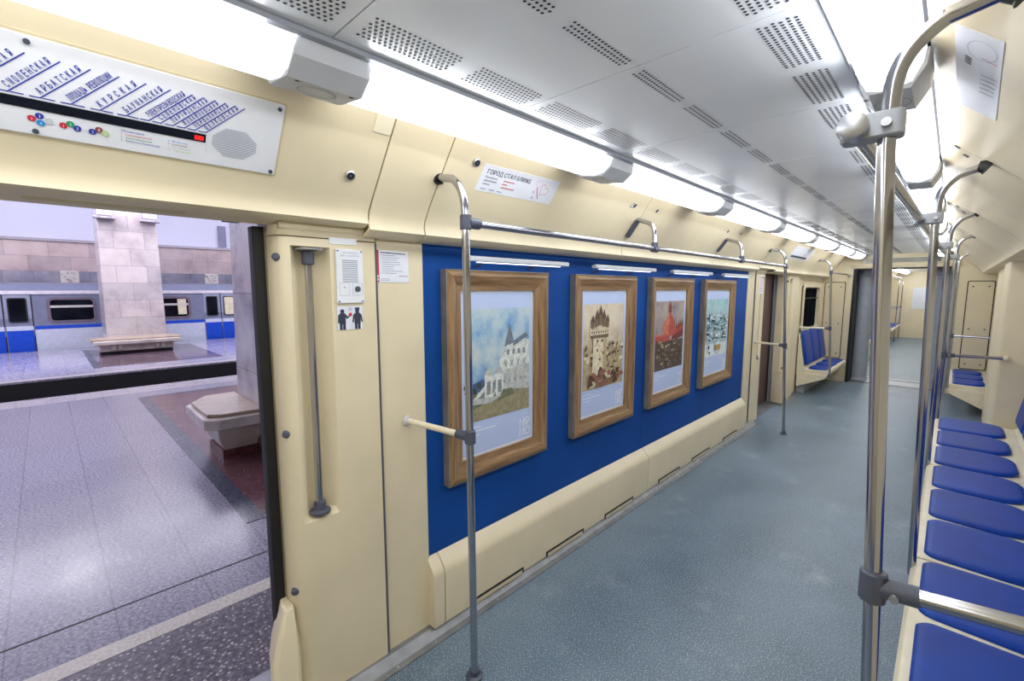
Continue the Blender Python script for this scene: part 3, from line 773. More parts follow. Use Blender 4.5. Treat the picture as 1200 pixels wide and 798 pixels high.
def picture(i, y0, y1, label, paint):
    z0, z1 = .668, 1.632
    t = thing('framed_picture', label, 'framed picture', (-1.60, (y0+y1)/2, z0), 'four framed townscape pictures on the blue wall')
    fr = FW(0)
    w = .088
    prof = [(0, -1.592), (0, -1.556), (.008, -1.547), (.022, -1.543), (.034, -1.547), (.058, -1.562), (.074, -1.565), (w, -1.568), (w, -1.592)]
    def side(corners, nm, m):
        b = B(); b.loft([[(x, cy+sy*d, cz+sz*d) for d, x in prof] for (cy, cz, sy, sz) in corners])
        return b.build(nm, m, t, smooth=30)
    c = [(y0, z0, 1, 1), (y1, z0, -1, 1), (y1, z1, -1, -1), (y0, z1, 1, -1)]
    side((c[0], c[1]), 'frame_rail', wood_h); side((c[2], c[3]), 'frame_rail', wood_h)
    side((c[1], c[2]), 'frame_stile', wood_v); side((c[3], c[0]), 'frame_stile', wood_v)
    e = B()
    for a0, a1, b0, b1 in ((y0-.004, y1+.004, z0-.004, z0), (y0-.004, y1+.004, z1, z1+.004), (y0-.004, y0, z0, z1), (y1, y1+.004, z0, z1)): e.box(-1.592, -1.552, a0, a1, b0, b1)
    e.build('frame_edge', frame_edge, t)
    a0, a1, b0, b1 = y0+w, y1-w, z0+w, z1-w
    B().box(-1.592, -1.581, a0-.002, a1+.002, b0-.002, b1+.002).build('mount_edge', mat_edge, t)
    mt = B().box(-1.582, -1.580, a0+.012, a1-.012, b0+.012, b1-.012).build('mount', mat_blue, t)
    W, H = (a1-a0), (b1-b0)
    p0, p1, q0, q1 = a0+.030, a1-.032, b0+.17, b1-.085
    P = Fr((-1.5796, p0, q0), (0, p1-p0, 0), (0, 0, 1)); pw, ph = p1-p0, q1-q0
    class A:      # painter with unit coordinates
        def __init__(s): s.b = B(); s.t = 0.0002
        def poly(s, m, pts): s.b.use(m); s.b.fan(P, [(u*pw, v*ph) for u, v in pts], s.t); s.t += .00006; return s
        def rect(s, m, u0, u1, v0, v1): return s.poly(m, [(u0, v0), (u1, v0), (u1, v1), (u0, v1)])
        def disc(s, m, u, v, r, n=10): return s.poly(m, [(u+r*math.cos(2*math.pi*k/n)*ph/pw, v+r*math.sin(2*math.pi*k/n)) for k in range(n)])
    ar = A(); ar.rect(skies[i], 0, 1, 0, 1); paint(ar, random.Random(11+i))
    ar.b.build('painting', None, mt)
    cap = B(); x = p0
    for k, (ww, zz) in enumerate(((.10, .142), (.20, .122), (.085, .102))):
        n = int(ww/.012)
        for j in range(n): cap.line(FW(-1.5794), (x+j*.012, b0+zz), (x+j*.012+.0095, b0+zz), .006 if k == 1 else .0045)
    cap.build('caption_lines', white_ink, mt)
    lg = B(); F = FW(-1.5794)
    lg.text(F, 'МР', a1-.108, b0+.075, .062, 0, width=.078); lg.text(F, 'МО', a1-.108, b0+.025, .062, 0, width=.078)
    lg.build('museum_logo', white_ink, mt)
def paint1(a, r):
    m = art
    a.poly(m['hill'], [(0, .26), (.1, .34), (.25, .37), (.4, .33), (.5, .26)])
    for k in range(16): a.disc(m['tree'], r.uniform(0, .2), r.uniform(.22, .32), r.uniform(.015, .03), 7)
    a.poly(m['dirt'], [(0, 0), (1, 0), (1, .22), (.5, .26), (0, .24)]); a.poly(m['grass'], [(0, .08), (.45, .2), (.3, .24), (0, .24)])
    a.poly(m['stone'], [(.55, .24), (1, .2), (1, .45), (.55, .43)])
    a.poly(m['stone_light'], [(.5, .42), (1, .45), (1, .68), (.85, .72), (.6, .60), (.5, .52)])
    a.poly(m['roof'], [(.56, .58), (.98, .72), (.94, .76), (.66, .66)])
    a.poly(m['stone_light'], [(.60, .58), (.72, .62), (.72, .68), (.60, .64)]); a.poly(m['roof'], [(.58, .64), (.74, .67), (.665, .86)])
    for k in range(4): a.rect(m['stone_shade'], .62+.09*k, .66+.09*k, .56, .61)
    for k in range(4):
        u = .57+.10*k
        a.poly(m['stone_shade'], [(u, .44), (u+.012, .44), (u+.06, .51), (u+.048, .51)]); a.poly(m['stone_shade'], [(u+.048, .44), (u+.06, .44), (u+.012, .51), (u, .51)])
    for k in range(5): a.rect(m['stone_shade'], .56+.09*k, .58+.09*k, .30, .33)
    a.poly(m['stone_light'], [(.1, .20), (.4, .20), (.6, .40), (.6, .46), (.52, .46)])
    a.poly(m['stone_shade'], [(.16, .20), (.38, .20), (.52, .36), (.50, .38)])
    for u in (.27, .44): a.rect(m['stone_light'], u, u+.12, .19, .40); a.poly(m['stone'], [(u-.02, .40), (u+.14, .40), (u+.06, .48)]); a.rect(m['stone_shade'], u+.03, u+.09, .22, .34)
    a.poly(m['grass'], [(.45, .14), (.75, .18), (.70, .24), (.55, .24)]); a.poly(m['stone'], [(.0, .16), (.35, .14), (.55, .19), (.1, .20)])
def spire(a, m1, m2, u, v, w, h): a.rect(m1, u-w/2, u+w/2, v, v+h*.45); a.poly(m2, [(u-w*.7, v+h*.45), (u+w*.7, v+h*.45), (u, v+h)])
def paint2(a, r):
    m = art
    a.rect(m['sepia'], 0, 1, 0, .50); a.poly(m['sepia_light'], [(.5, .45), (1, .47), (1, .50), (.5, .50)])
    for k in range(70):
        u, v = r.uniform(0, .98), r.uniform(.10, .47); w, h = r.uniform(.05, .12), r.uniform(.02, .05)
        a.rect(m[r.choice(['sepia_light', 'sepia_shade', 'umber', 'sepia'])], u, min(1, u+w), v, v+h)
    for k in range(10): spire(a, m['sepia'], m['umber'], r.choice([r.uniform(.02, .14), r.uniform(.6, .97)]), r.uniform(.34, .46), .03, .10)
    a.poly(m['sepia_light'], [(.20, .16), (.56, .16), (.54, .62), (.22, .62)]); a.poly(m['sepia'], [(.45, .16), (.56, .16), (.54, .62), (.47, .62)])
    a.poly(m['sepia_shade'], [(.18, .60), (.58, .60), (.60, .64), (.16, .64)]); a.poly(m['sepia_light'], [(.14, .64), (.62, .64), (.62, .70), (.14, .70)])
    for k in range(8): a.rect(m['umber'], .17+.055*k, .195+.055*k, .655, .685)
    for k in range(7): a.rect(m['sepia_light'], .14+.07*k, .18+.07*k, .70, .725)
    for u, v, h in ((.2, .72, .16), (.56, .72, .16), (.30, .74, .20), (.47, .74, .20), (.385, .76, .24)): spire(a, m['sepia_shade'], m['umber'], u, v, .07, h)
    for u, v in ((.3, .55), (.42, .55), (.3, .44), (.44, .40), (.36, .33)): a.rect(m['umber'], u, u+.03, v, v+.035)
    a.disc(m['umber'], .40, .22, .035); a.rect(m['umber'], .345, .455, .14, .22)
    for k in range(26):
        u, v = r.uniform(0, .9), r.uniform(0, .15)
        a.poly(m[r.choice(['roof_red', 'umber', 'sepia_shade', 'roof_red', 'sepia_light'])], [(u, v), (u+.14, v+.02), (u+.10, v+.08), (u+.03, v+.06)])
def paint3(a, r):
    m = art
    a.rect(m['house_dark'], 0, 1, 0, .42)
    a.poly(m['brick_dark'], [(.55, .40), (1, .46), (1, .60), (.85, .66), (.6, .52)])
    for k in range(5): spire(a, m['brick'], m['brick_dark'], .66+.075*k, .5+.015*k, .055, .17)
    a.poly(m['brick'], [(.22, .46), (.70, .50), (.66, .68), (.28, .68)]); a.poly(m['brick_light'], [(.22, .46), (.44, .48), (.44, .68), (.28, .68)])
    a.poly(m['brick_light'], [(.26, .66), (.68, .66), (.48, .86)]); a.poly(m['brick'], [(.48, .66), (.68, .66), (.48, .86)])
    a.rect(m['brick_dark'], .42, .54, .83, .90); a.poly(m['brick_dark'], [(.40, .90), (.56, .90), (.48, 1.0)])
    a.poly(m['brick'], [(.0, .40), (.50, .42), (.50, .52), (.0, .50)])
    for k in range(6): a.rect(m['brick_light'], .02+.08*k, .06+.08*k, .50, .53)
    for k in range(46):
        u, v = r.uniform(0, .94), r.uniform(.02, .40); w = r.uniform(.05, .12)
        c = r.choice(['house', 'house_dark', 'crowd', 'crowd', 'umber', 'sepia'])
        a.rect(m[c], u, min(1, u+w), v, v+.035); a.poly(m[r.choice(['umber', 'house_dark', 'house'])], [(u, v+.035), (min(1, u+w), v+.035), (min(1, u+w*.5), v+.06)])
    for k in range(40): a.disc(m[r.choice(['sepia_light', 'umber', 'crowd', 'brick_dark'])], r.uniform(.05, .95), r.uniform(.02, .22), .009, 6)
def paint4(a, r):
    m = art
    a.rect(m['ice'], 0, 1, 0, .45); a.rect(m['snow'], 0, 1, .0, .22)
    for k in range(14): spire(a, m['teal'], m['ice'], r.uniform(.05, .95), r.uniform(.55, .68), .05, r.uniform(.14, .26))
    for k in range(80):
        u, v = r.uniform(0, .92), r.uniform(.26, .70); w = r.uniform(.05, .13)
        a.rect(m[r.choice(['teal', 'teal_dark', 'ice', 'snow'])], u, min(1, u+w), v, v+.03); a.poly(m['snow'], [(u, v+.03), (min(1, u+w), v+.03), (min(1, u+w*.5), v+.055)])
    for k in range(14): a.disc(m['teal_dark'], r.uniform(.05, .95), r.uniform(.25, .6), r.uniform(.015, .03), 7)
    a.rect(m['gold'], .42, .66, .10, .20); a.poly(m['snow'], [(.38, .20), (.70, .20), (.54, .28)]); a.disc(m['teal_dark'], .12, .18, .04, 7); a.disc(m['teal_dark'], .16, .08, .03, 7)
picture(0, 1.200, 1.874, 'largest nearest wooden framed picture of a white stone hall under blue clouds', paint1)
picture(1, 2.125, 2.82, 'wooden framed sepia picture of a tall round tower, second from near pillar', paint2)
picture(2, 3.05, 3.775, 'wooden framed picture of a red brick tower over brown rooftops', paint3)
picture(3, 4.015, 4.785, 'farthest wooden framed picture, of a pale teal snowy town', paint4)
for y0, y1, lb in ((1.273, 1.972, 'first'), (2.231, 2.97, 'second'), (3.243, 4.0, 'third'), (4.282, 5.055, 'fourth')):
    what = dict(first='white stone hall picture', second='sepia tower picture', third='red tower picture', fourth='snowy town picture')[lb]
    t = thing('picture_lamp', 'slim aluminium LED picture lamp above the '+what, 'picture lamp', (-1.6, (y0+y1)/2, 1.66), 'picture lamps on the blue wall')
    B().py([(-1.520, 1.672), (-1.520, 1.688), (-1.498, 1.694), (-1.488, 1.690), (-1.488, 1.672), (-1.493, 1.670)], y0, y1).build('housing', silver_paint, t, bevel=.002)
    B().box(-1.514, -1.500, y0+.06, y1-.06, 1.6665, 1.6695).build('led_strip', led_white, t)
    yc = (y0+y1)/2
    for yy in (y0+.12, y1-.22):
        B().tube(rounded([(-1.594, yy, 1.655), (-1.56, yy, 1.655), (-1.53, yy, 1.682), (-1.50, yy, 1.682)], .02), .005, 8).build('arm', grey_plastic, t)

# ------------------------------------------------------------------ grab poles and rails, left side
def flange(c, t, up=True, r=.034): return B().lathe(c, [(r, 0), (r, .008), (.021, .014), (.020, .036), (.016, .040)], 18).build('foot', grey_plastic, t)
def clamp(c, axis, t, r=.021, h=.052):
    c = Vector(c); d = Vector(axis)*h/2
    return B().tube([c-d, c-d*.9, c+d*.9, c+d], [r-.003, r, r, r-.003], 16).build('clamp', grey_plastic, t)
def left_pole(base, yt, rail, label, name='grab_pole', zf=0, arm=True, zt=1.0):
    x0, y0 = base
    xt = -1.252
    t = thing(name, label, 'grab pole', (x0, y0, zf))
    pts = [(x0, y0, zf+.01), (xt-.004, yt, 1.74)] + rounded([(xt-.004, yt, 1.75), (-1.262, yt, 1.905), (-1.415, yt, 2.0)], .14, 8)
    pts[-1] = (-1.408, yt, 1.962)
    B().tube(pts, .0145, 16).build('pole', steel, t)
    n = Vector((-.8, 0, .6))
    B().tube([Vector((-1.398, yt, 1.956)), Vector((-1.412, yt, 1.962)), Vector((-1.418, yt, 1.956))], [.02, .025, .026], 14).build('mount', rubber, t)
    flange((x0, y0, zf), t)
    clamp((xt-.003, yt, 1.785), (0, 0, 1), t)
    if arm:
        dz = Vector((x0+(xt-x0)*zt/1.78, y0+(yt-y0)*zt/1.78, zt))
        cl = clamp(dz, (0, 0, 1), t)
        w = Vector(arm)
        B().cyl(dz, w, .0125, 14).build('side_bar', cream_white, t)
        B().tube([w, w+(dz-w).normalized()*.012], [.022, .018], 14).build('end_collar', light_grey, t)
        B().cyl(dz+(w-dz).normalized()*.012, dz+(w-dz).normalized()*.062, .0185, 14).build('clamp_socket', grey_plastic, t)
    return t
left_pole((-1.263, 1.084), 1.058, True, 'tall steel grab pole with bent top standing before the first picture', arm=(-1.582, 1.006, 1.01))
left_pole((-1.194, 5.42), 5.32, True, 'steel grab pole with bent top by the second doorway', arm=(-1.572, 5.58, .955), zt=.965)
t = left_pole((-1.185, 7.76), 7.72, True, 'steel grab pole with bent top rising from the front of the far left seats', zf=.30, arm=(-1.572, 7.62, 1.0))
t = thing('overhead_handrail', 'horizontal steel handrail above the framed pictures on the left', 'handrail', (-1.25, 3.2, 1.785))
B().cyl((-1.25, 1.06, 1.783), (-1.25, 5.31, 1.783), .0135, 16).build('bar', steel, t)
for yy in (1.085, 5.29): B().cyl((-1.25, yy-.02, 1.783), (-1.25, yy+.03, 1.783), .0195, 14).build('end_socket', grey_plastic, t)
for yy in (2.46, 3.95):
    h = B().tube(rounded([(-1.25, yy, 1.80), (-1.255, yy, 1.915), (-1.40, yy+.06, 1.968)], .08, 8), .0125, 14).build('hanger', steel, t)
    clamp((-1.25, yy, 1.792), (0, 0, 1), t, .02, .05)
    B().cyl((-1.25, yy-.025, 1.780), (-1.25, yy+.025, 1.780), .0195, 14).build('clamp', grey_plastic, t)
    B().slab(FL, rrect(yy+.04, yy+.085, -.285, -.165, .012), 0, .012).build('mount_plate', grey_plastic, t)
t = thing('overhead_handrail', 'short steel handrail running from far left pole towards the gangway', 'handrail', (-1.25, 8.5, 1.785))
B().cyl((-1.25, 7.74, 1.783), (-1.25, 9.27, 1.783), .0125, 14).build('bar', steel, t)
B().cyl((-1.25, 9.25, 1.783), (-1.25, 9.30, 1.783), .022, 14).build('end_socket', light_grey, t)

# ------------------------------------------------------------------ seats
def crect(x0, x1, y0, y1, rf, rb, side, n=6):
    ra, rc = (rb, rf) if side == 'R' else (rf, rb)      # ra on the high x side
    o = []
    for cx, cy, r, a in ((x1-ra, y1-ra, ra, 0), (x0+rc, y1-rc, rc, 90), (x0+rc, y0+rc, rc, 180), (x1-ra, y0+ra, ra, 270)):
        for j in range(n+1):
            t = math.radians(a+90*j/n); o.append((cx+r*math.cos(t), cy+r*math.sin(t)))
    return o
def cushion(b, x0, x1, y0, y1, z, h, r=.05, side='R'):
    """padded pad: rounded rectangle with swelling top"""
    rings = []
    for k, (ins, dz) in enumerate(((.0, 0), (.0, h*.55), (.010, h*.9), (.028, h), (.075, h*1.02))):
        rings.append([(x, y, z+dz) for x, y in crect(x0+ins, x1-ins, y0+ins*.7, y1-ins*.7, max(.012, r-ins*.55), max(.03, .125-ins*.6), side)])
    b.loft(rings); return b
def bench(side, y0, n, pitch, zs, label, group, backs=True, name='seat_bench', near=False, xf=None, xw=None):
    s = 1 if side == 'R' else -1
    xf = -.035 if xf is None else xf
    xw = ((.558 if side == 'R' else .376) if xw is None else xw); xb_ = xw-.078; xc = .365 if side == 'R' else xb_-.055
    X = (lambda d: d) if side == 'R' else (lambda d: -1.23-d)
    y1 = y0+n*pitch
    t = thing(name, label, 'bench seat', (X(.2), (y0+y1)/2, zs-.2), group)
    def PX(prof): return [(X(x), z) for x, z in prof]
    sh = B().py(PX([(xf, zs-.065), (xf-.004, zs-.02), (xf+.008, zs-.003), (xf+.03, zs), (xb_-.05, zs-.012), (xb_-.015, zs+.02), (xb_+.062, zs+.50), (xw, zs+.52), (xw, zs-.1), (xb_-.10, zs-.12), (.05, zs-.07)]), y0+.004, y1-.004)
    sh = sh.build('shell', seat_shell, t, smooth=40, bevel=.004)
    for i in range(n):
        a, c = y0+i*pitch+.022, y0+(i+1)*pitch-.022
        b = B(); xs = sorted((X(xf+.03), X(xc)))
        cushion(b, xs[0], xs[1], a, c, zs-.006, .022, .045, side)
        b.build('seat_cushion', seat_blue, t, smooth=60)
        if backs:
            b = B(); rings = []
            for off_, ins in ((0, 0), (.02, 0), (.032, .012), (.036, .03)):
                rings.append([(X(xb_-.022+.080*(v)-off_), u, zs+.05+v*.50) for u, v in [(a+ins+(c-a-2*ins)*p, (q*(1-2*ins/.5)+ins/.5)) for p, q in rr_unit]])
            b.loft(rings); b.build('seat_back', seat_blue, t, smooth=60)
    for yy in (y0+.25, y1-.25):
        br = B().loft([[(X(x), yy+d, z) for x, z in ((xf+.05, zs-.068), (xw-.01, zs-.068), (xw-.005, zs-.26), (xw-.03, zs-.30))] for d in (-.02, .02)])
        br.build('bracket', seat_shell, t)
    xs = sorted((X(xw-.10), X(xw-.004)))
    B().box(xs[0], xs[1], y0+.05, y1-.05, 0, zs-.09).build('pedestal', mid_grey, t)
    return t
rr_unit = []
for cx, cy, a in ((.80, .86, 0), (.20, .86, 90), (.08, .06, 180), (.92, .06, 270)):
    rx, ry = (.20, .14) if cy > .5 else (.08, .06)
    for j in range(6):
        q = math.radians(a+18*j); rr_unit.append((cx+rx*math.cos(q), cy+ry*math.sin(q)))
GR = 'blue three-seat benches along the right side'
bench('R', 1.04, 3, .463, .45, 'nearest cream bench with big blue cushions at bottom right under the armrest bar', GR)
bench('R', 2.437, 3, .463, .45, 'middle three-cushion blue bench along the right wall', GR)
bench('R', 3.833, 3, .49, .45, 'far three-cushion blue bench along the right wall before the pillar', GR)
bench('R', 7.78, 3, .48, .38, 'blue three-cushion bench beyond the right doorway, under the end wall hatch', 'end wall benches', xf=.045)
bench('L', 7.78, 3, .48, .38, 'blue three-cushion bench with blue backrests in the far left corner', 'end wall benches', xf=-.03)
# tapered apron in front of the far seats
for side, nm, lb in (('R', .05, 'right'), ('L', 0, 'left')):
    X = (lambda d: d) if side == 'R' else (lambda d: -1.23-d)
    b = B().loft([[(X(x), y, z) for x, z in ((nm-.02, .312), (.365, .312), (.365, .10), (nm+.02, .25))] for y in (7.77, 7.80)])
    tag(b.build('seat_end_panel', seat_shell, bevel=.004), 'cream tapered end panel under the far %s corner bench' % lb, 'seat end panel')

# ------------------------------------------------------------------ right side poles, rails
mx = {.98: (-.03, .006), 2.36: (0, .02)}
RP = [(.98, -.098, .01, 1.96, 'nearest thick steel grab pole with bent top in the right foreground'),
      (2.36, -.070, .02, 1.972, 'second steel grab pole from the right foreground, at the first bench joint'),
      (3.85, -.045, .045, 1.985, 'third steel grab pole along the right benches'),
      (5.25, -.010, .07, 1.97, 'fourth steel grab pole, at the end of the right bench row')]
for i, (yy, xt, xm, zm, lb) in enumerate(RP):
    xb = -.034 if i < 3 else -.02
    zb = .40
    t = thing('grab_pole', lb, 'grab pole', (xb, yy, zb), 'bent steel poles along the right benches')
    xk = xt+.0
    pts = [(xb, yy, zb), (xb+(xk-xb)*.42, yy, 1.0), (xk, yy, 1.78)]+rounded([(xk, yy, 1.80), (xk+.004, yy, 1.93), (xm+.012, yy, zm+.028)], .07, 10)
    pts[-1] = (xm+.022, yy, zm+.012)
    B().tube(pts, .0128 if i == 0 else .0135, 18).build('pole', steel, t)
    B().tube([(xm+.008, yy, zm+.014), (xm+.026, yy, zm+.010), (xm+.034, yy, zm+.004)], [.018, .024, .026], 16).build('mount', rubber, t)
    # bracket towards the overhead rail
    br = B().loft([[(xk+dx, yy+dy, z) for dx, dy in rrect(-.062, .022, -.022, .022, .012, 4)] for z in (1.795, 1.798, 1.832, 1.835)])
    br = br.build('rail_bracket', mid_grey, t, bevel=.003)
    for dx in (-.040, .0):
        B().cyl((xk+dx, yy-.021, 1.815), (xk+dx, yy-.027, 1.815), .007, 10).build('bolt', alum, br)
    if i in (0, 3):
        z = 1.03 if i == 0 else 1.0
        p = Vector((xb+(xk-xb)*.44, yy, z)); q = Vector((.40 if i == 0 else .335, yy+(0.0 if i == 0 else .06), z+(.05 if i == 0 else 0)))
        clamp(p, (0, 0, 1), t, .020, .056)
        B().cyl(p+(q-p).normalized()*.01, p+(q-p).normalized()*.062, .0175, 16).build('clamp_socket', grey_plastic, t)
        B().cyl(p, q, .0140, 16).build('armrest_bar', steel, t)
        B().cyl(p+Vector((.03, -.019, 0)), p+Vector((.03, -.026, 0)), .007, 10).build('bolt', alum, t)
        B().tube([q-(q-p).normalized()*.012, q+(q-p).normalized()*.01], [.016, .024], 14).build('end_collar', cream_white, t)
t = thing('overhead_handrail', 'horizontal steel handrail running overhead along the right side poles', 'handrail', (-.13, 3, 1.815))
B().tube([(-.14, .98, 1.815), (-.112, 2.36, 1.815), (-.087, 3.85, 1.815), (-.052, 5.25, 1.815)], .0135, 16).build('bar', steel, t)
for x, yy in ((-.14, .955), (-.052, 5.275)): B().tube([(x, yy-.022, 1.815), (x, yy-.018, 1.815), (x, yy+.018, 1.815), (x, yy+.022, 1.815)], [.014, .021, .021, .016], 16).build('end_knob', alum, t)
# far right pole with rail
t = thing('grab_pole', 'farthest right steel pole at the front of the end wall bench', 'grab pole', (.03, 7.76, .32))
B().tube([(.03, 7.76, .32), (.02, 7.76, 1.74)]+rounded([(.02, 7.76, 1.76), (.022, 7.76, 1.92), (.10, 7.76, 1.975)], .07, 8), .0145, 14).build('pole', steel, t)
B().cyl((.025, 7.76, .98), (.37, 7.72, .98), .0125, 14).build('armrest_bar', steel, t)
clamp((.025, 7.76, .98), (0, 0, 1), t)
# right pillars
def rpillar(y0, y1, xf, label):
    t = thing('door_pillar', label, 'pillar', (.4, (y0+y1)/2, 0))
    B().pz([(.57, y0), (xf+.02, y0), (xf+.005, y0+.01), (xf, y0+.03), (xf, y1-.03), (xf+.005, y1-.01), (xf+.02, y1), (.57, y1)], .01, 1.79).build('panel', cream, t, smooth=40)
    return t
rpillar(5.34, 5.95, .305, 'cream rounded pillar at the right edge behind the last bench')
t = rpillar(6.98, 7.72, .355, 'narrow cream pillar with steel bar in front of the right hatch')
fb = Fr((.35, 0, 0), (0, -1, 0), (0, 0, 1))
B().slab(Fr((.40, 6.98, 0), (1, 0, 0), (0, 0, 1)), [(-.035, .75), (.02, .75), (.02, 1.70), (-.035, 1.70)], -.001, .004).build('recess', cream_dark, t)
r = thing('recessed_grab_bar', 'vertical steel grab bar on the narrow pillar in front of right hatch', 'grab bar', (.392, 6.965, .76))
B().cyl((.392, 6.962, .76), (.392, 6.962, 1.68), .0115, 14).build('bar', steel, r)
B().lathe((.392, 6.962, .735), [(.026, 0), (.026, .03), (.014, .05)]).build('lower_foot', grey_plastic, r)
# ------------------------------------------------------------------ windows
def window(n, y0, y1, z0, z1, x, face=1):
    f = Fr((x, 0, 0), (0, face, 0), (0, 0, 1))
    a0, a1 = sorted((y0*face, y1*face))
    o = rrect(a0-.05, a1+.05, z0-.05, z1+.05, .09, 6); i = rrect(a0, a1, z0, z1, .06, 6)
    b = B(); b.loft([[f.p(a, c, t) for a, c in q] for q, t in ((o, 0), (o, .018), (i, .018), (i, -.03))], False)
    w = struct(b.build('window_%d' % n, cream, smooth=30))
    B().loft([[f.p(a, c, t) for a, c in q] for q, t in ((i, -.028), (rrect(a0+.02, a1-.02, z0+.02, z1-.02, .05, 6), -.028))], False).build('gasket', rubber, w)
    B().fan(f, i, -.03).build('pane', glass, w)
    B().box(min(x-.03, x-.01), max(x-.03, x-.01), y0, y1, z1-.18, z1-.16).build('transom', rubber, w)
    return w
def mk_glass():
    m = NT('dark_window_glass'); v = m.coords()
    m.base(m.ramp(m.noise(v, 2, 2), [(.3, rgb((14, 15, 20))), (.7, rgb((26, 28, 36)))])); m.rough(.06); m.b.inputs['Specular IOR Level'].default_value = 0
    return m.m
glass = mk_glass()
window(1, 7.93, 8.98, .94, 1.58, XL)
# ------------------------------------------------------------------ the next carriage seen through the gangway
N0, N1 = 10.2, 19.3
struct(B().box(XL-.1, XR+.1, N0, N1+.1, -.04, 0).build('floor_next', lino))
struct(B().box(-1.05, -.2, N0, N1, ZC, ZC+.05).build('ceiling_next', ceil_mat))
wl = B()
wl.box(XL-.1, XL, N0, N1, 0, .9); wl.box(XL-.1, XL, N0, N1, 1.62, 1.8)
ys = [N0, 12.4, 13.6, 16.2, 17.4, 17.9, 19.1, N1]
for a, c in zip(ys[0::2], ys[1::2]): wl.box(XL-.1, XL, a, c, .9, 1.62)
struct(wl.build('wall_next_left', cream))
for k, (a, c) in enumerate(((12.4, 13.6), (16.2, 17.4), (17.9, 19.1))): window(k+2, a+.03, c-.03, .93, 1.59, XL)
struct(B().box(XR, XR+.1, N0, N1, 0, 1.85).build('wall_next_right', cream))
struct(B().py(CL+[(-1.65, 1.735), (-1.65, 2.12), (-1.30, 2.12)], N0, N1).build('trim_60', cream, smooth=50))
struct(B().py(CR+[(.58, 1.78), (.58, 2.12), (-.07, 2.12)], N0, N1).build('trim_61', cream, smooth=50))
struct(B().box(XL-.1, XR+.1, N1, N1+.08, 0, 2.15).build('wall_next_end', cream))
struct(B().box(XL-.1, GX0, N0-.06, N0, 0, 2.12).box(GX1, XR+.1, N0-.06, N0, 0, 2.12).box(GX0, GX1, N0-.06, N0, 1.9, 2.12).build('wall_next_front', cream))
for side in 'LR':
    y = N0+.05
    for k in range(6):
        lamp(y, y+1.3, .18, side, '%s row ceiling light in the next carriage seen through the gangway' % ('left' if side == 'L' else 'right'), '%s ceiling lights in the next carriage' % ('left' if side == 'L' else 'right')); y += 1.5
bench('L', 10.7, 3, .47, .45, 'blue bench with backrests in the next carriage, nearest the gangway', 'next carriage benches', xf=-.03)
bench('L', 12.3, 3, .47, .45, 'blue bench in the next carriage, second beyond the gangway', 'next carriage benches', xf=-.03)
bench('L', 16.25, 6, .48, .45, 'blue bench at the far end of the next carriage', 'next carriage benches', xf=-.08)
for yy, lb in ((11.0, 'first steel pole in the next carriage at its nearest bench'), (12.55, 'second steel pole in the next carriage'), (17.4, 'third steel pole in the next carriage near its end wall'), (18.8, 'fourth steel pole in the next carriage by its far bench')):
    t = thing('grab_pole', lb, 'grab pole', (-1.16, yy, 0), 'poles in the next carriage')
    B().tube([(-1.16, yy, 0), (-1.16, yy, 1.78), (-1.22, yy, 1.9), (-1.40, yy, 1.97)], .0145, 10).build('pole', steel, t)
    clamp((-1.16, yy, 1.0), (0, 0, 1), t); B().cyl((-1.16, yy, 1.0), (-1.6, yy, 1.0), .012, 10).build('side_bar', steel, t)
t = thing('wall_map', 'large white sheet with faint grey diagram on the far end wall', 'notice', (-.7, N1, .93))
sh = B().box(-.93, -.52, N1-.006, N1, .94, 1.60).build('sheet', white_paper, t)
fe = Fr((0, N1-.007, 0), (1, 0, 0), (0, 0, 1)); q = B(); r = random.Random(5)
for k in range(16): q.line(fe, (-.90, 1.0+k*.036), (-.90+r.uniform(.2, .34), 1.0+k*.036), .006)
q.build('printed_lines', ink_lgrey, sh)
exec_station = True
# ------------------------------------------------------------------ the station outside the open doorway
ZP = -.05
def slabxy(x0, x1, y0, y1, z0, z1): return B().box(x0, x1, y0, y1, z0, z1)
pf = slabxy(-9.0, -2.62, -14, 18, -.9, ZP).build('floor_platform', granite, off=(-2.9, .12, ZP)); struct(pf)
struct(slabxy(-9.55, -9.0, -14, 18, -.9, ZP).build('floor_platform_far_edge', mk_granite('platform_far_edge', (120, 112, 124), (158, 150, 160), (190, 184, 190), (.5, .3), 40, .2)))
struct(slabxy(-2.62, -2.52, -14, 18, -.9, ZP+.001).build('floor_white_line', granite_white))
struct(slabxy(-2.52, -1.94, -14, 18, -.9, ZP).build('floor_platform_edge', granite_edge))
j = B().box(-2.91, -2.90, -14, 18, ZP, ZP+.0015).build('floor_joint', rubber); struct(j)
struct(B().box(-8.5, -3.42, .96, 16, ZP, ZP+.003).build('floor_red_field', granite_red))
st = B().box(-8.56, -3.36, .845, .965, ZP, ZP+.004); st.box(-8.56, -8.44, .965, 16, ZP, ZP+.004)
struct(st.build('floor_dark_stripe', granite_dark))
struct(B().box(-11.9, -1.9, -14, 18, -1.4, -.9).build('ground_trackbed', dark))
struct(B().box(-17.0, -11.5, -14, 18, -.9, ZP).build('floor_second_platform', mk_granite('second_platform_granite', (116, 110, 130), (150, 146, 166), (184, 182, 200), (.9, .6), 30, .08)))
struct(B().box(-11.75, -11.5, -14, 18, ZP, ZP+.003).build('floor_second_edge', mk_granite('second_edge', (128, 120, 130), (150, 142, 150), (168, 160, 166), None, 40, .3)))
struct(B().box(-11.5, -11.48, -14, 18, -.9, ZP-.03).build('wall_platform_face', dark))
struct(B().box(-16.2, -12.5, .70, 2.9, ZP, ZP+.003).build('floor_second_red_field', mk_granite('second_red_granite', (70, 54, 64), (92, 74, 84), (116, 100, 110), None, 40, .08)))
struct(B().box(-16.3, -12.4, .58, .70, ZP, ZP+.004).build('floor_second_stripe', granite_dark))
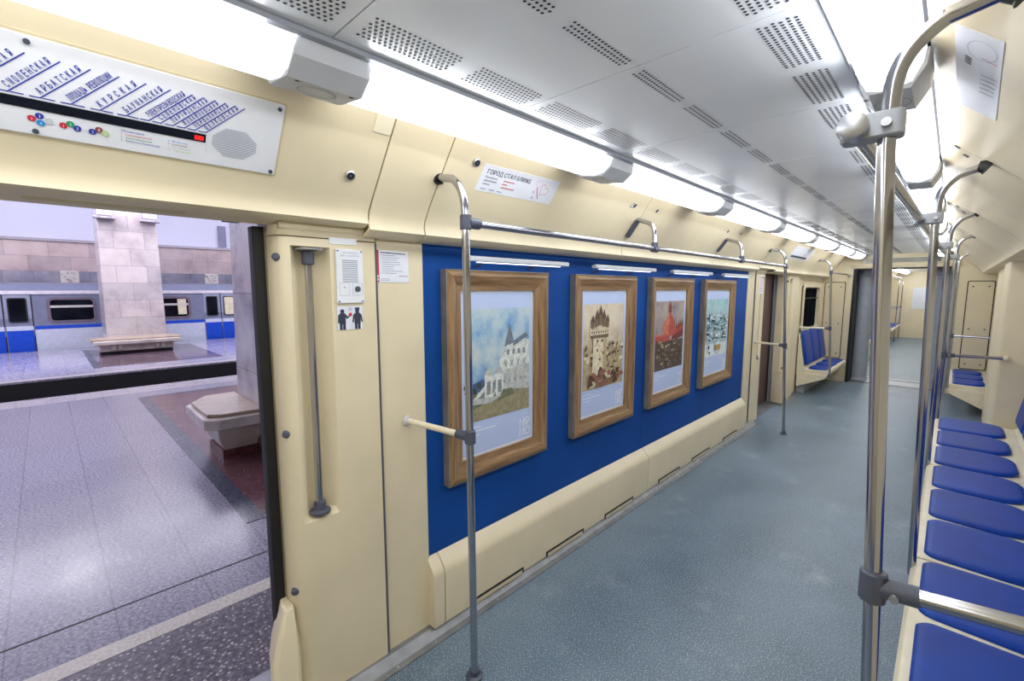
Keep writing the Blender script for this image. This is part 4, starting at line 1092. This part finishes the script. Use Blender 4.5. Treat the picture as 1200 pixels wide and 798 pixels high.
# columns
def column(x0, x1, y0, y1, label, m, relief):
    t = thing('marble_column', label, 'column', ((x0+x1)/2, (y0+y1)/2, ZP))
    cx, cy = (x0+x1)/2, (y0+y1)/2
    def ring(z, k): return [(cx+(x-cx)*k, cy+(y-cy)*k, z) for x, y in ((x0, y0), (x1, y0), (x1, y1), (x0, y1))]
    B().loft([ring(ZP+.16, 1.0), ring(4.3, .93)]).build('shaft', m, t, bevel=.02)
    B().loft([ring(ZP, 1.025), ring(ZP+.14, 1.025), ring(ZP+.16, 1.0)]).build('plinth', plinth_red, t)
    if relief:
        for a, c in ((y0-.02, y0+.36), (y1-.36, y1+.02)):
            q = B().box(x1-.06, x1+.10, a+.04, c-.04, 3.38, 4.2); q.loft([[(x, y, z) for x, y in ((x1-.06, a-.02), (x1+.16, a-.02), (x1+.16, c+.02), (x1-.06, c+.02))] for z in (3.30, 3.36)])
            q = q.build('capital_block', capital_mat, t, bevel=.01)
            w = B(); fy = FW(x1+.102)
            pts = [((a+c)/2+.09*math.cos(k*.5)*(1-k/30), 3.62+.12*math.sin(k*.5)*(1-k/30)) for k in range(24)]
            for p, s in zip(pts, pts[1:]): w.line(fy, p, s, .03, .004)
            w.build('scroll_carving', ink_grey, q)
    return t
column(-5.50, -4.25, 1.375, 2.75, 'near marble column with pale stone bench, just left of the door edge', marble_side, False)
column(-16.7, -15.4, 1.03, 2.27, 'far marble column standing in front of the blue train', marble_col, True)
# benches
t = thing('stone_bench', 'stone bench with chamfered wooden seat at the near column', 'bench', (-5.1, 1.1, ZP))
pl = [(-4.56, 1.375), (-4.56, .99), (-4.66, .89), (-5.38, .89), (-5.66, 1.08), (-5.66, 1.35)]
B().pz(pl, .30, .40).build('slab', stone, t, bevel=.012)
B().pz([(-4.60, 1.375), (-4.64, 1.02), (-4.72, .93), (-5.34, .93), (-5.60, 1.10), (-5.60, 1.375)], .402, .432).build('wooden_top', wood_seat, t, bevel=.006)
B().loft([[(x, y, z) for x, y in ((-5.40+k, 1.02+k), (-4.78-k, 1.02+k), (-4.78-k, 1.375), (-5.40+k, 1.375))] for z, k in ((.03, .06), (.16, .0), (.30, 0))]).build('pedestal', stone, t, bevel=.01)
B().box(-5.34, -4.84, 1.06, 1.375, ZP, .03).build('base', plinth_red, t)
t = thing('stone_bench', 'long low stone bench at the foot of the far column', 'bench', (-14.9, 1.55, ZP))
B().box(-15.4, -14.55, .72, 2.42, .20, .30).build('slab', stone, t, bevel=.02)
B().box(-15.4, -14.60, .68, 2.46, .30, .335).build('wooden_top', wood_seat, t, bevel=.008)
B().box(-15.4, -14.75, .84, 2.30, .02, .20).build('pedestal', stone, t, bevel=.02)
B().box(-15.4, -14.80, .86, 2.28, ZP, .03).build('base', dark, t)
for yy in (1.05, 1.9):
    for d in (0, .12): B().box(-14.76, -14.68, yy+d, yy+d+.09, .06, .19).build('bracket', stone, t, bevel=.012)
# other train
def train():
    XT = -17.2
    f = FW(XT)
    t = thing('metro_train', 'blue and grey metro train standing at the far platform', 'train', (-18.4, 2, -.9))
    body = B().py([(-19.3, -.7), (XT, -.7), (XT+.0, .48), (XT-.05, 1.42), (XT-.10, 1.50), (XT-.35, 1.68), (-19.0, 1.75), (-19.3, 1.5)], -10, 14)
    b = body.build('body', plain('train_grey', (120, 126, 150), .4, var=.05), t, smooth=20)
    fb = Fr((XT, 0, 0), (0, 1, 0), (0, 0, 1))
    tilt = lambda z: -.05*max(0, (z-.48))/.94
    def patch(y0, y1, z0, z1, m, nm, th=.012, r=0, par=t):
        pts = rrect(y0, y1, z0, z1, r, 5) if r else [(y0, z0), (y1, z0), (y1, z1), (y0, z1)]
        q = B(); q.loft([[(XT+tilt(z)+d, y, z) for y, z in pts] for d in (-.02, th)]); return q.build(nm, m, par)
    tw = plain('train_white', (206, 212, 228), .35, var=.04); tb = plain('train_blue', (10, 70, 200), .35, var=.05); tg = plain('train_door_grey', (150, 156, 180), .4); wf = plain('train_window_frame', (110, 96, 112), .5)
    pale = plain('train_blind', (200, 196, 190), .5); lit = plain('train_lit_interior', (180, 170, 150), .5, emit=.5)
    patch(-10, 14, 1.425, 1.515, plain('train_roof_white', (226, 222, 226), .35), 'cantrail', .03)
    DO = [(-.74, -.25), (3.55, 4.01), (-1.25, -.76), (4.03, 4.50), (-5.6, -5.1), (8.2, 8.8)]
    seg = [(-5.08, -1.28), (-.23, 3.53), (4.53, 8.2)]
    for a, c in seg:
        patch(a, c, -.66, .50, tw, 'lower_panel'); patch(a, c, .50, .59, tb, 'blue_stripe', .014)
    for a, c in ((.06, .96), (2.26, 3.16), (5.6, 6.5), (-2.6, -1.7), (-4.6, -3.7)):
        fr = patch(a-.04, c+.04, .66, 1.33, wf, 'window_frame', .016, .12)
        pn = patch(a+.03, c-.03, .72, 1.27, glass, 'window', .020, .08)
        patch(a+.03, c-.03, 1.06, 1.12, pale, 'transom', .026)
        if a > 2: patch(c-.30, c-.08, .78, 1.25, lit, 'lit_gap', .022)
    for k, (a, c) in enumerate(DO):
        d = patch(a, c, -.66, 1.41, tg, 'door', .018)
        patch(a+.01, c-.01, -.66, .49, tb, 'lower_blue', .022, par=d); patch(a+.01, c-.01, .49, .60, tw, 'white_band', .022, par=d)
        patch(a+.06, c-.08, .70, 1.33, rubber, 'window_rubber', .022, .05, par=d); patch(a+.09, c-.11, .73, 1.30, glass if k != 3 else lit, 'window', .025, .04, par=d)
        patch(c-.012, c+.012, -.66, 1.41, rubber, 'seal', .024, par=d)
train()
# track wall with marble bands, reliefs, vault
XW = -19.6
struct(B().box(XW-.2, XW, -14, 18, -1.4, 1.72).build('wall_track', marble_grey))
struct(B().box(XW-.2, XW+.01, -14, 18, 1.72, 2.10).build('wall_track_grey_band', marble_grey))
struct(B().box(XW-.2, XW+.008, -14, 18, 2.10, 2.98).build('wall_track_pink_band', marble_pink))
struct(B().box(XW-.2, XW+.10, -14, 18, 2.98, 3.06).build('trim_70', plain('track_wall_ledge', (170, 160, 172), .5)))
for yy, lb in ((.39, 'square carved plaster relief on track wall left of the far column'), (4.12, 'square carved plaster relief on track wall right of the far column')):
    t = thing('wall_relief', lb, 'relief', (XW, yy+.2, 1.73), 'square reliefs on the station track wall')
    B().box(XW, XW+.05, yy, yy+.42, 1.72, 2.11).build('plaque', relief_mat, t, bevel=.01)
    w = B(); f = FW(XW+.052); r = random.Random(int(yy*10))
    for k in range(9):
        p = (yy+r.uniform(.06, .36), r.uniform(1.77, 2.06)); w.line(f, p, (p[0]+r.uniform(-.10, .10), min(2.08, max(1.75, p[1]+r.uniform(-.1, .1)))), .03, .003)
    w.build('carving', relief_dark if False else capital_mat, t)
t = thing('wall_sign', 'small grey rectangular plate on the white station wall beside the near column', 'sign', (XW, 5, 3.2))
B().box(XW+.10, XW+.14, 4.62, 4.86, 3.10, 3.85).build('plate', plain('sign_grey', (120, 118, 150), .5), t)
vp = [(XW, 3.06), (-19.55, 3.9), (-19.2, 4.6), (-18.5, 5.1), (-17.4, 5.35), (-16.2, 5.3), (-15.4, 5.05), (-14.0, 5.6), (-12, 5.9), (-8, 5.9), (-5.5, 5.4), (-4, 5.3), (-2.2, 5.0), (-.6, 4.2), (.2, 3.0)]
struct(B().sheet_y(vp, (-14, 18)).build('ceiling_station_vault', vault_mat, smooth=60))
struct(B().box(XW-.2, .4, -14.2, -14, -1.4, 6).build('wall_station_near', vault_mat))
struct(B().box(XW-.2, -1.8, 18, 18.2, -1.4, 6).build('wall_station_far', vault_mat))
# station lamps: real fittings hanging under the vault
def station_lamp(x, y, lb):
    t = thing('hanging_lamp', lb, 'lamp', (x, y, 4.6), 'hanging station lamps above the near platform' if x > -9 else 'hanging station lamps above the far platform')
    B().cyl((x, y, 4.75), (x, y, 5.85), .02, 8).build('stem', alum, t)
    B().lathe((x, y, 4.45), [(.10, 0), (.26, .05), (.34, .15), (.34, .22), (.12, .30)], 16).build('globe', lamp_glow, t)
lamp_glow = plain('lamp_globe', (250, 246, 255), .4, emit=7, var=.01)
k = 0
for x in (-7.6, -13.2):
    for y in (-6.2, -2.6, .1, 3.6, 8):
        station_lamp(x, y, 'white globe lamp hanging under the vault over %s platform' % ('the near' if x > -9 else 'the far')); k += 1
def area(name, loc, rot, sx, sy, power, col):
    l = bpy.data.lights.new(name, 'AREA'); l.shape = 'RECTANGLE'; l.size = sx; l.size_y = sy; l.energy = power; l.color = col
    o = bpy.data.objects.new(name, l); COL.objects.link(o); o.location = loc; o.rotation_euler = rot; return o
area('station_light', (-6.5, 1, 4.4), (0, 0, 0), 5, 16, 230, (.92, .91, 1))
area('station_light', (-13.6, 1, 4.4), (0, 0, 0), 3, 16, 400, (.94, .92, 1))
area('vault_fill_light', (-14.2, 1, 4.0), (math.pi, -.6, 0), 1.5, 16, 560, (.94, .93, 1))  # unseen fill light added to brighten the vault, no fitting here
# lights above the car roof are dark: the car roof itself
struct(B().box(-1.75, .6, YB-.1, 20, 2.2, 2.3).build('ceiling_roof', dark))
struct(B().box(-1.80, -1.72, YB-.1, -.9, -.9, 2.3).box(-1.80, -1.72, .55, 5.85, -.9, 2.3).box(-1.80, -1.72, 6.9, 20, -.9, 2.3).box(-1.80, -1.72, -.9, .55, 1.80, 2.3).box(-1.80, -1.72, 5.85, 6.9, 1.8, 2.3).build('wall_outer', mid_grey))
# ------------------------------------------------------------------ world, camera, view
w = bpy.data.worlds.new('World'); S.world = w; w.use_nodes = True
bg = w.node_tree.nodes['Background']; bg.inputs[0].default_value = (.55, .55, .65, 1); bg.inputs[1].default_value = .15
cam = bpy.data.cameras.new('Camera'); co = bpy.data.objects.new('Camera', cam); COL.objects.link(co)
f = 530.0; pitch = math.atan((399-339)/f); yaw = math.atan((1118-600)/f*math.cos(pitch))
cam.sensor_fit = 'HORIZONTAL'; cam.sensor_width = 36; cam.lens = f*36/1200; cam.clip_start = .02; cam.clip_end = 100
co.location = (0, 0, 1.55); co.rotation_euler = (math.pi/2-pitch, 0, yaw)
S.camera = co
S.view_settings.view_transform = 'Standard'; S.view_settings.look = 'None'
S.view_settings.exposure = .26; S.view_settings.gamma = 1.06
S.cycles.use_denoising = True
S.cycles.max_bounces = 8; S.cycles.diffuse_bounces = 5; S.cycles.glossy_bounces = 4
S.cycles.sample_clamp_indirect = 8
